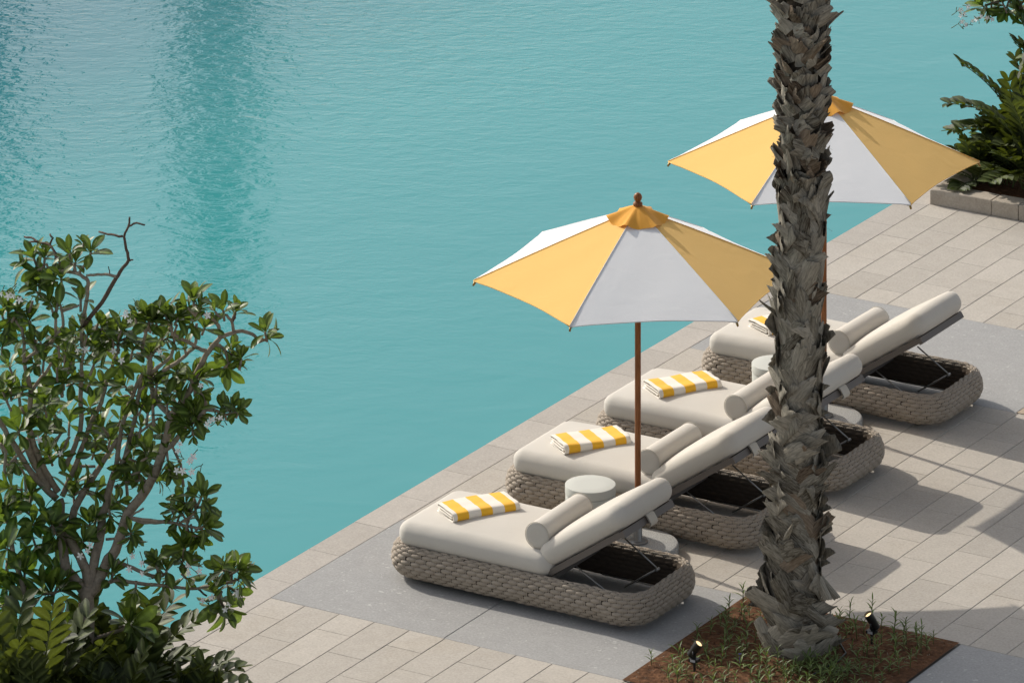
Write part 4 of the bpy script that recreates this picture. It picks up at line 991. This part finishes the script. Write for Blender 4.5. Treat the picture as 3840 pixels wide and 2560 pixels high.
# second frangipani, mostly beyond the right edge, one flowering branch reaching in at the top
TB2 = Vector((.60, 11.12, .07))
f2 = thing('frangipani_tree', 'frangipani at the upper right, one leafy flowering branch hanging in from the corner', 'tree', TB2)
def proj2(x, z, dep): return LR*x+FW*dep+UP*z*.80
BR2 = [([(0, 0), (.03, .4), (-.02, .8)], .05, .04), ([(-.02, .8), (-.18, 1.2), (-.28, 1.55), (-.36, 1.80)], .03, .016), ([(0, .7), (.15, 1.2), (.2, 1.7)], .03, .016),
       ([(-.28, 1.55), (-.10, 1.60), (.02, 1.75)], .014, .01), ([(-.36, 1.80), (-.50, 1.74), (-.62, 1.70)], .014, .009), ([(-.02, .8), (-.15, 1.0), (-.2, 1.15)], .02, .01)]
RO2 = [(-.48, 1.76, 1.4, -.3, .6), (-.44, 1.68, 1.2, -.1, -.4), (-.30, 1.76, 1.4, .2, .3), (-.20, 1.72, 1.3, .1, -.5), (-.08, 1.74, 1.4, 0, .2), (-.64, 1.70, 1.15, -.7, .7), (-.56, 1.74, 1, .1, 1), (-.60, 1.66, .9, .2, -.8), (-.40, 1.80, 1, .1, .9), (-.34, 1.66, 1.1, .3, -1), (-.22, 1.62, 1.1, 0, -1), (-.10, 1.62, 1, .5, -.7), (.02, 1.77, 1, 0, 1), (.2, 1.72, 1, 0, 1), (-.2, 1.17, 1.1, -.2, .9), (-.1, 1.32, 1, .5, .8), (-.12, 1.45, 1, -.2, -.6), (-.3, 1.9, 1, 0, 1), (-.02, 1.5, 1, -.3, .2), (-.15, .95, 1.1, -.2, .7)]
FL2 = [(-.83, 1.70), (-.80, 1.655), (-.83, 1.635), (-.82, 1.58), (-.79, 1.545), (-.73, 1.585), (-.70, 1.60), (-.66, 1.63), (-.61, 1.62), (-.57, 1.60), (-.77, 1.73), (-.20, 1.22), (-.22, 1.20), (-.18, 1.17), (-.19, 1.24)]
frangipani(f2, BR2, RO2, FL2, lambda x, z: 0, proj2, 5, 140, (4, lambda rr: (rr.uniform(0, .4), rr.uniform(1.3, 1.9))))

# ================================================================ CYCADS
LFV = [leaf_mesh('leaflet', M['cycad'], .46+.05*i, .03+.08*i, .30, 1.15, 5, i) for i in range(3)]
def frond_build(root, base, d, L, rr, curl=.5, npair=8, lsize=.135, single=True, st=None):
    d = d.normalized(); side = d.cross(UP)
    if side.length < .1: side = Vector((1, 0, 0))
    side.normalize(); pts = []; p = Vector(base); dd = d.copy(); ns = 12
    for i in range(ns+1):
        pts.append(p.copy()); dd = (dd-UP*curl*.085).normalized(); p = p+dd*L/ns
    mb = MB(); tube(mb, pts, [.007*(1-.6*i/ns) for i in range(ns+1)], 5)
    fr = link('frond', mb.mesh('frond', M['stem']), root) if single else None
    if not single: st[0].append(mb)
    for k in range(npair*2):
        f = .28+.72*((k//2)+.5)/npair; i = min(ns-1, int(f*ns)); q = pts[i].lerp(pts[i+1], f*ns-i); tg = (pts[i+1]-pts[i]).normalized()
        s_ = -1 if k % 2 else 1; nrm = side.cross(tg).normalized(); opn = 76-34*f+rr.uniform(-7, 7)
        ld = tg*math.cos(R_(opn))+side*s_*math.sin(R_(opn))+nrm*rr.uniform(.10, .32); sz = lsize*(.65+.5*math.sin(f*2.9))*rr.uniform(.9, 1.1)
        Mx = orient(q, ld, nrm-side*s_*.35, sz); me = rr.choice(LFV)
        if single: o = link('leaflet', me, fr); o.matrix_local = Mx
        else: st[1].append((me, Mx))
def cycad(loc, label, n, seed, size, special=(), singles=99, group='cycads in the planters', spread=(25, 78)):
    root = thing('cycad', label, 'cycad', loc, 0, group); rr = random.Random(seed); st = ([], [])
    c = 0
    for (bz, dx, dy, dz, L, cu) in special:
        frond_build(root, (0, 0, bz), LR*dx+FW*dy+UP*dz, L, rr, cu, single=c < singles, st=st, lsize=.150*size**.3); c += 1
    for i in range(n):
        a = i*2.4+rr.uniform(-.3, .3); el = R_(rr.uniform(*spread)); d = Vector((math.cos(a)*math.cos(el), math.sin(a)*math.cos(el), math.sin(el)))
        frond_build(root, (rr.uniform(-.05, .05), rr.uniform(-.05, .05), rr.uniform(0, .10)), d, size*rr.uniform(.42, .68), rr, rr.uniform(.3, .9), single=c < singles, st=st, lsize=.140*size**.3); c += 1
    if st[1]:
        mb = MB(); ribs = []
        for me, Mx in st[1]: mb.add([tuple(v.co) for v in me.vertices], [tuple(p.vertices) for p in me.polygons], 0, Mx); ribs += [1.0 if k % 5 == 2 else 0.0 for k in range(len(me.vertices))]
        me = mb.mesh('more_fronds', M['cycad']); a = me.attributes.new('rib', 'FLOAT', 'POINT'); a.data.foreach_set('value', ribs); link('more_fronds', me, root, kind='stuff')
        mb = MB()
        for m_ in st[0]: mb.add(m_.v, m_.f)
        link('more_stalks', mb.mesh('more_stalks', M['stem']), root, kind='stuff')
cycad((.215, 10.34, .075), 'low dark cycad at the left end of the far planter, behind the umbrella tip', 20, 1, .62, spread=(25, 75), singles=12)
cycad((.36, 10.78, .075), 'tall cycad in the far planter with one broad frond arching towards the pool', 18, 2, 1.15, [(.35, -.75, 0, .8, .62, .9), (.45, -.5, -.1, .9, .70, .7), (.30, -.95, .1, .35, .55, .5), (.55, .2, 0, 1, .75, .6), (.2, -.5, -.3, .7, .55, .8)], singles=12, spread=(15, 85))
cycad((.70, 10.36, .075), 'bushy cycad at the right edge of the picture in the far planter', 26, 3, 1.15, [(.3, -.2, -.3, 1, .6, .7), (.4, .1, -.2, 1, .7, .9), (.3, -.5, 0, .9, .6, .8)], singles=12, spread=(38, 88))
cycad((.62, 10.98, .075), 'cycad at the back of the far planter rising above the others', 30, 4, 1.45, [(.55, .1, 0, 1, .9, .5), (.6, -.3, 0, 1, .9, .6), (.65, .3, 0, 1, .9, .6), (.8, -.1, -.1, 1, .8, .6), (.6, -.4, 0, 1, .6, .8), (.7, 0, -.3, 1, .8, .5)], singles=11, spread=(25, 88))
cycad((.46, 10.46, .075), 'dark cycad between the low clump and the kerb of the far planter', 22, 5, .8, [], singles=12, spread=(32, 85))
cycad((.62, -2.52, .075), 'dark cycad at the foot of the frangipani, its fronds fanning over the deck', 26, 11, 1.25, [(.05, 1, -.1, .55, .78, .5), (.08, .9, .2, .75, .74, .6), (.05, 1, -.5, .5, .70, .5), (.1, .6, -.4, .9, .7, .5)], singles=12, spread=(10, 75))
cycad((1.12, -2.60, .075), 'small cycad whose leaflet tips just show at the lower edge, right of the frangipani', 9, 12, .85, [(.02, .1, .1, 1, .55, .25), (.02, .30, .1, 1, .48, .3), (.02, -.2, .0, 1, .5, .3)], singles=8, spread=(35, 75))
cycad((.36, -2.98, .075), 'dense cycad at the bottom edge left of the frangipani trunk', 26, 13, .92, [(.1, .3, -.3, 1, .8, .5)], singles=12, spread=(15, 80))
cycad((-.08+.28, -3.42, .075), 'cycad in the bottom left corner with pale fan of leaflets', 34, 14, 1.3, [(.15, -.3, .2, 1, .8, .6), (.2, .1, .3, 1, .85, .6), (.15, .4, .2, 1, .75, .7)], singles=12, spread=(20, 85))
cycad((.80, -3.05, .075), 'cycad behind the bottom edge between the two lower left clumps', 24, 15, 1.0, [], singles=12, spread=(15, 80))
cycad((.33, -2.46, .075), 'cycad close to the pool edge behind the frangipani trunk', 26, 16, 1.2, [(.1, .5, .5, .9, .8, .5), (.1, .8, .3, .9, .78, .4)], singles=12, spread=(20, 85))
cycad((.40, -3.30, .075), 'tall cycad filling the lower left between the corner clump and the trunk', 24, 18, 1.25, [(.25, -.4, 0, 1, .85, .5), (.3, .1, -.2, 1, .85, .5), (.2, .3, .2, 1, .8, .6)], singles=10, spread=(30, 88))
cycad((.22, -2.78, .075), 'cycad crowding the left side of the frangipani trunk', 24, 17, .95, [], singles=10, spread=(25, 88))

# ================================================================ SEEDLINGS AND SPOTLIGHTS IN THE BED
SLF = leaf_mesh('leaf', M['seedling'], .17, .35, .35, .75, 4)
def seedling_mesh(seed, h, n, ln):
    rr = random.Random(seed); mb = MB(); ribs = []; lean = Vector((rr.uniform(-.15, .15), rr.uniform(-.15, .15), 1)).normalized()
    tube(mb, [(0, 0, -.02), lean*h*.5, lean*h], [.0028, .0024, .0016], 5, mi=1); ribs += [0]*len(mb.v)
    for i in range(n):
        f = .25+.75*i/(n-1); a = i*2.4+rr.uniform(-.3, .3); el = R_(15+50*f+rr.uniform(-12, 12)); d = Vector((math.cos(a)*math.cos(el), math.sin(a)*math.cos(el), math.sin(el)))
        Mx = orient(lean*h*f, d, UP+d*.1, ln*(1.15-.5*f)*rr.uniform(.8, 1.15)); mb.add([tuple(v.co) for v in SLF.vertices], [tuple(p.vertices) for p in SLF.polygons], 0, Mx); ribs += [1.0 if k % 5 == 2 else 0.0 for k in range(len(SLF.vertices))]
    me = mb.mesh('seedling', [M['seedling'], M['stem']]); at = me.attributes.new('rib', 'FLOAT', 'POINT'); at.data.foreach_set('value', ribs); return me
SM = [seedling_mesh(s, h, n, l) for s, h, n, l in ((1, .05, 7, .055), (2, .07, 8, .06), (3, .045, 6, .065), (4, .09, 10, .055), (5, .06, 9, .05), (6, .12, 12, .05))]
SPOTS = [(3.129, .344), (3.917, 1.371)]
sr = random.Random(31); placed = []
def soil_z(x, y):
    d = math.hypot(x-PALM[0], y-PALM[1]); return .010+.05*math.exp(-(d/.33)**2)
def plant(x, y, k, s, lab, group):
    o = link('seedling', SM[k], None, (x, y, soil_z(x, y)-.004), (0, 0, sr.uniform(0, 6.28))); o.scale = (s*1.3, s*1.3, s*1.3); o['label'] = lab; o['category'] = 'seedling'; o['group'] = group; placed.append((x, y))
# the ones that stand clear at the far edge of the bed
for (x, y, k, s, lab) in ((3.62, 1.60, 5, .95, 'seedling by the back edge of the bed, left of the right spotlight'), (3.80, 1.58, 5, 1.25, 'wispy tall seedling right behind the right spotlight'), (3.98, 1.56, 3, 1.35, 'upright seedling against the paving, first to the right of the right spotlight'),
                          (4.12, 1.48, 5, 1.15, 'bushy seedling second to the right of the right spotlight'), (4.27, 1.40, 5, 1.15, 'lone tall seedling near the right corner of the bed'), (3.02, 1.60, 5, 1.2, 'tall seedling left of the palm trunk at the corner of the bed'), (2.86, 1.30, 3, 1.1, 'dark seedling at the left edge of the bed beside the grey slab')):
    plant(x, y, k, s, lab, 'seedlings standing clear at the edge of the bed')
tries = 0
while len(placed) < 190 and tries < 6000:
    tries += 1; x = sr.uniform(BX0+.05, BX1-.08); y = sr.uniform(.05, V1-.06)
    if len(placed) > 155: x, y = sr.gauss(3.86, .13), sr.gauss(.72, .13)
    if math.hypot(x-PALM[0], y-PALM[1]) < .27 or any(math.hypot(x-a, y-b) < (.055 if len(placed) < 156 else .03) for a, b in placed) or any(math.hypot(x-a, y-b) < .06 for a, b in SPOTS): continue
    if x > 3.9 and y < 1.1 and sr.random() < .4: continue
    if x < 3.13: reg = 'in the soil between the grey slab and the left spotlight'
    elif y < .62 and x < 3.5: reg = 'in the sunny soil in front of the palm foot'
    elif x < 3.40: reg = 'in the soil left of the palm foot'
    elif y > 1.15: reg = 'in the soil behind the palm foot'
    elif x < 3.92: reg = 'in the soil close to the right of the palm foot'
    else: reg = 'in the shaded soil near the right slab'
    k = sr.choice((0, 1, 2, 3, 4, 0, 1, 4)); kind = ('short few-leaved', 'medium spreading', 'low sprawling', 'taller many-leaved', 'narrow-leaved')[k]
    plant(x, y, k, sr.uniform(.8, 1.25), kind+' green seedling '+reg, 'seedlings '+reg)
# clods and dry litter lying on the soil
mb = MB()
for _ in range(900):
    x, y = sr.uniform(BX0+.03, BX1-.03), sr.uniform(.02, V1-.03); z = soil_z(x, y)
    if sr.random() < .55:
        r = sr.uniform(.004, .013); vs = [(x+r*math.cos(a_)*sr.uniform(.7, 1.2), y+r*math.sin(a_)*sr.uniform(.7, 1.2), z) for a_ in (0, 1.57, 3.14, 4.71)]+[(x, y, z+r*.9)]
        mb.add(vs, [(0, 1, 4), (1, 2, 4), (2, 3, 4), (3, 0, 4)], 0)
    else:
        a_ = sr.uniform(0, 6.28); l = sr.uniform(.015, .045); d = Vector((math.cos(a_), math.sin(a_), sr.uniform(-.1, .25))); p_ = Vector((x, y, z+.004)); sd_ = Vector((-d.y, d.x, 0))*sr.uniform(.002, .005)
        mb.add([p_-sd_*.4, p_+d*l*.5-sd_+Vector((0, 0, .003)), p_+d*l, p_+d*l*.5+sd_+Vector((0, 0, .001))], [(0, 1, 2, 3)], 1)
link('soil_litter', mb.mesh('soil_litter', [M['soil'], M['boot_in']], False), kind='stuff')
mb = MB()
for k in range(5):
    a = 2*math.pi*k/5; mb.add([(0, 0, 0), (.010*math.cos(a-.5), .010*math.sin(a-.5), .006), (.016*math.cos(a), .016*math.sin(a), .008), (.010*math.cos(a+.5), .010*math.sin(a+.5), .006)], [(0, 1, 2, 3)])
tube(mb, [(0, 0, 0), (0, 0, -.07)], .002, 5)
o = link('violet_flower', mb.mesh('violet_flower', M['petal_violet'], False), None, (3.33, .60, .075)); o['label'] = 'single small violet flower among the seedlings left of the palm foot'; o['category'] = 'flower'
def spotlight(loc, tilt, az, lab):
    t = thing('garden_spotlight', lab, 'spotlight', (*loc, soil_z(*loc)), 0, 'black garden spotlights under the palm')
    mb = MB(); tube(mb, [(0, 0, -.08), (0, 0, .075)], [.004, .011], 8); box(mb, -.032, .032, -.024, .024, .068, .088); tube(mb, [(0, 0, .088), (.004, 0, .115)], .010, 8); link('spike', mb.mesh('spike', M['black'], True, 35), t)
    mb = MB(); box(mb, -.018, .018, -.0265, -.0242, .070, .086); link('sticker', mb.mesh('sticker', M['paper'], False), t)
    d = Vector((math.cos(az)*math.cos(tilt), math.sin(az)*math.cos(tilt), math.sin(tilt))); o_ = Vector((.004, 0, .150))
    Mx = orient(o_, d.orthogonal(), d, 1.0)
    Mx = Matrix.Translation(o_) @ d.to_track_quat('Z', 'Y').to_matrix().to_4x4()
    mb = MB(); lathe(mb, [(.022, -.062), (.027, -.057), (.027, -.008), (.0295, -.004), (.0295, .062), (.0265, .062), (.0265, .046), (.001, .046)], 26, M=Mx); hd = link('head', mb.mesh('head', M['black'], True, 35), t)
    mb = MB(); lathe(mb, [(.0255, .047), (.020, .050), (.001, .051)], 24, M=Mx); link('lens', mb.mesh('lens', M['lens']), hd)
    mb = MB(); tube(mb, [(.004, -.030, .135), (.004, .030, .135)], .008, 8); tube(mb, [(.004, -.028, .105), (.004, -.028, .14)], .005, 6); link('bracket', mb.mesh('bracket', M['black']), t)
spotlight(SPOTS[0], R_(54), R_(-5), 'black cylindrical spotlight left of the palm, tilted up at the trunk, lens glowing')
spotlight(SPOTS[1], R_(58), R_(-128), 'black cylindrical spotlight right of the palm, its round lens lit and facing the trunk')

# ================================================================ ACROSS THE WATER (unseen, added to put dark streaks into the pool reflection)
mb = MB(); box(mb, -44, -19.5, 29.5, 62, -1.5, .05); link('unseen_far_bank', mb.mesh('unseen_far_bank', M['coping'], False), kind='structure')  # unseen ground added to carry the tree and the block
fp = thing('added_cypress', 'unseen column-shaped cypress, added to put a dark green streak into the water reflection', 'tree', (-21.58, 31.76, .05)); fr_ = random.Random(9)  # tree added out of view, shaped for the streak it reflects
mb = MB(); tube(mb, [(0, 0, z) for z in (0, 3, 6, 9)], [.16, .13, .09, .04], 10, knobby=.05); link('trunk', mb.mesh('trunk', M['bark']), fp)
mb = MB()
for i in range(1900):
    z = fr_.uniform(.8, 10.7); r_ = .60*min(1, (10.9-z)/2.8)**.8*(.9+.2*math.sin(z*2.3)); a = fr_.uniform(0, 6.283); q = r_*fr_.uniform(.6, 1.05)
    p = Vector((q*math.cos(a), q*math.sin(a), z)); d = Vector((math.cos(a)*.4, math.sin(a)*.4, 1)).normalized(); x = d.cross(Vector((math.cos(a), math.sin(a), fr_.uniform(-.5, .5)))).normalized()*.05; mb.add([p-x, p+x, p+d*.30], [(0, 1, 2)])
link('crown', mb.mesh('crown', M['cycad'], False), fp)
M['render_wall'] = mat('grey_render', (.10, .12, .14), .8, .2); M['dark_glass'] = mat('dark_window_glass', (.02, .035, .045), .1, .5)
hb = thing('added_block', 'unseen dark grey block with windows, added to darken the water reflection at the upper left', 'building', (-34.7, 41.4, .05), R_(30.9))  # block added out of view so the upper left water reflects darker
mb = MB(); box(mb, -2.6, 2.0, -3, 3, 0, 15.4); link('wall', mb.mesh('wall', M['render_wall'], False), hb)
mb = MB(); box(mb, -2.75, 2.15, -3.15, 3.15, 15.4, 15.7); link('roof', mb.mesh('roof', M['render_wall'], False), hb)
for fl in range(5):
    for c_ in range(3):
        mb = MB(); x_ = -2.1+c_*1.45; z_ = .9+fl*2.9; box(mb, x_, x_+1.0, -3.04, -2.9, z_, z_+1.7); link('window', mb.mesh('window', M['dark_glass'], False), hb)
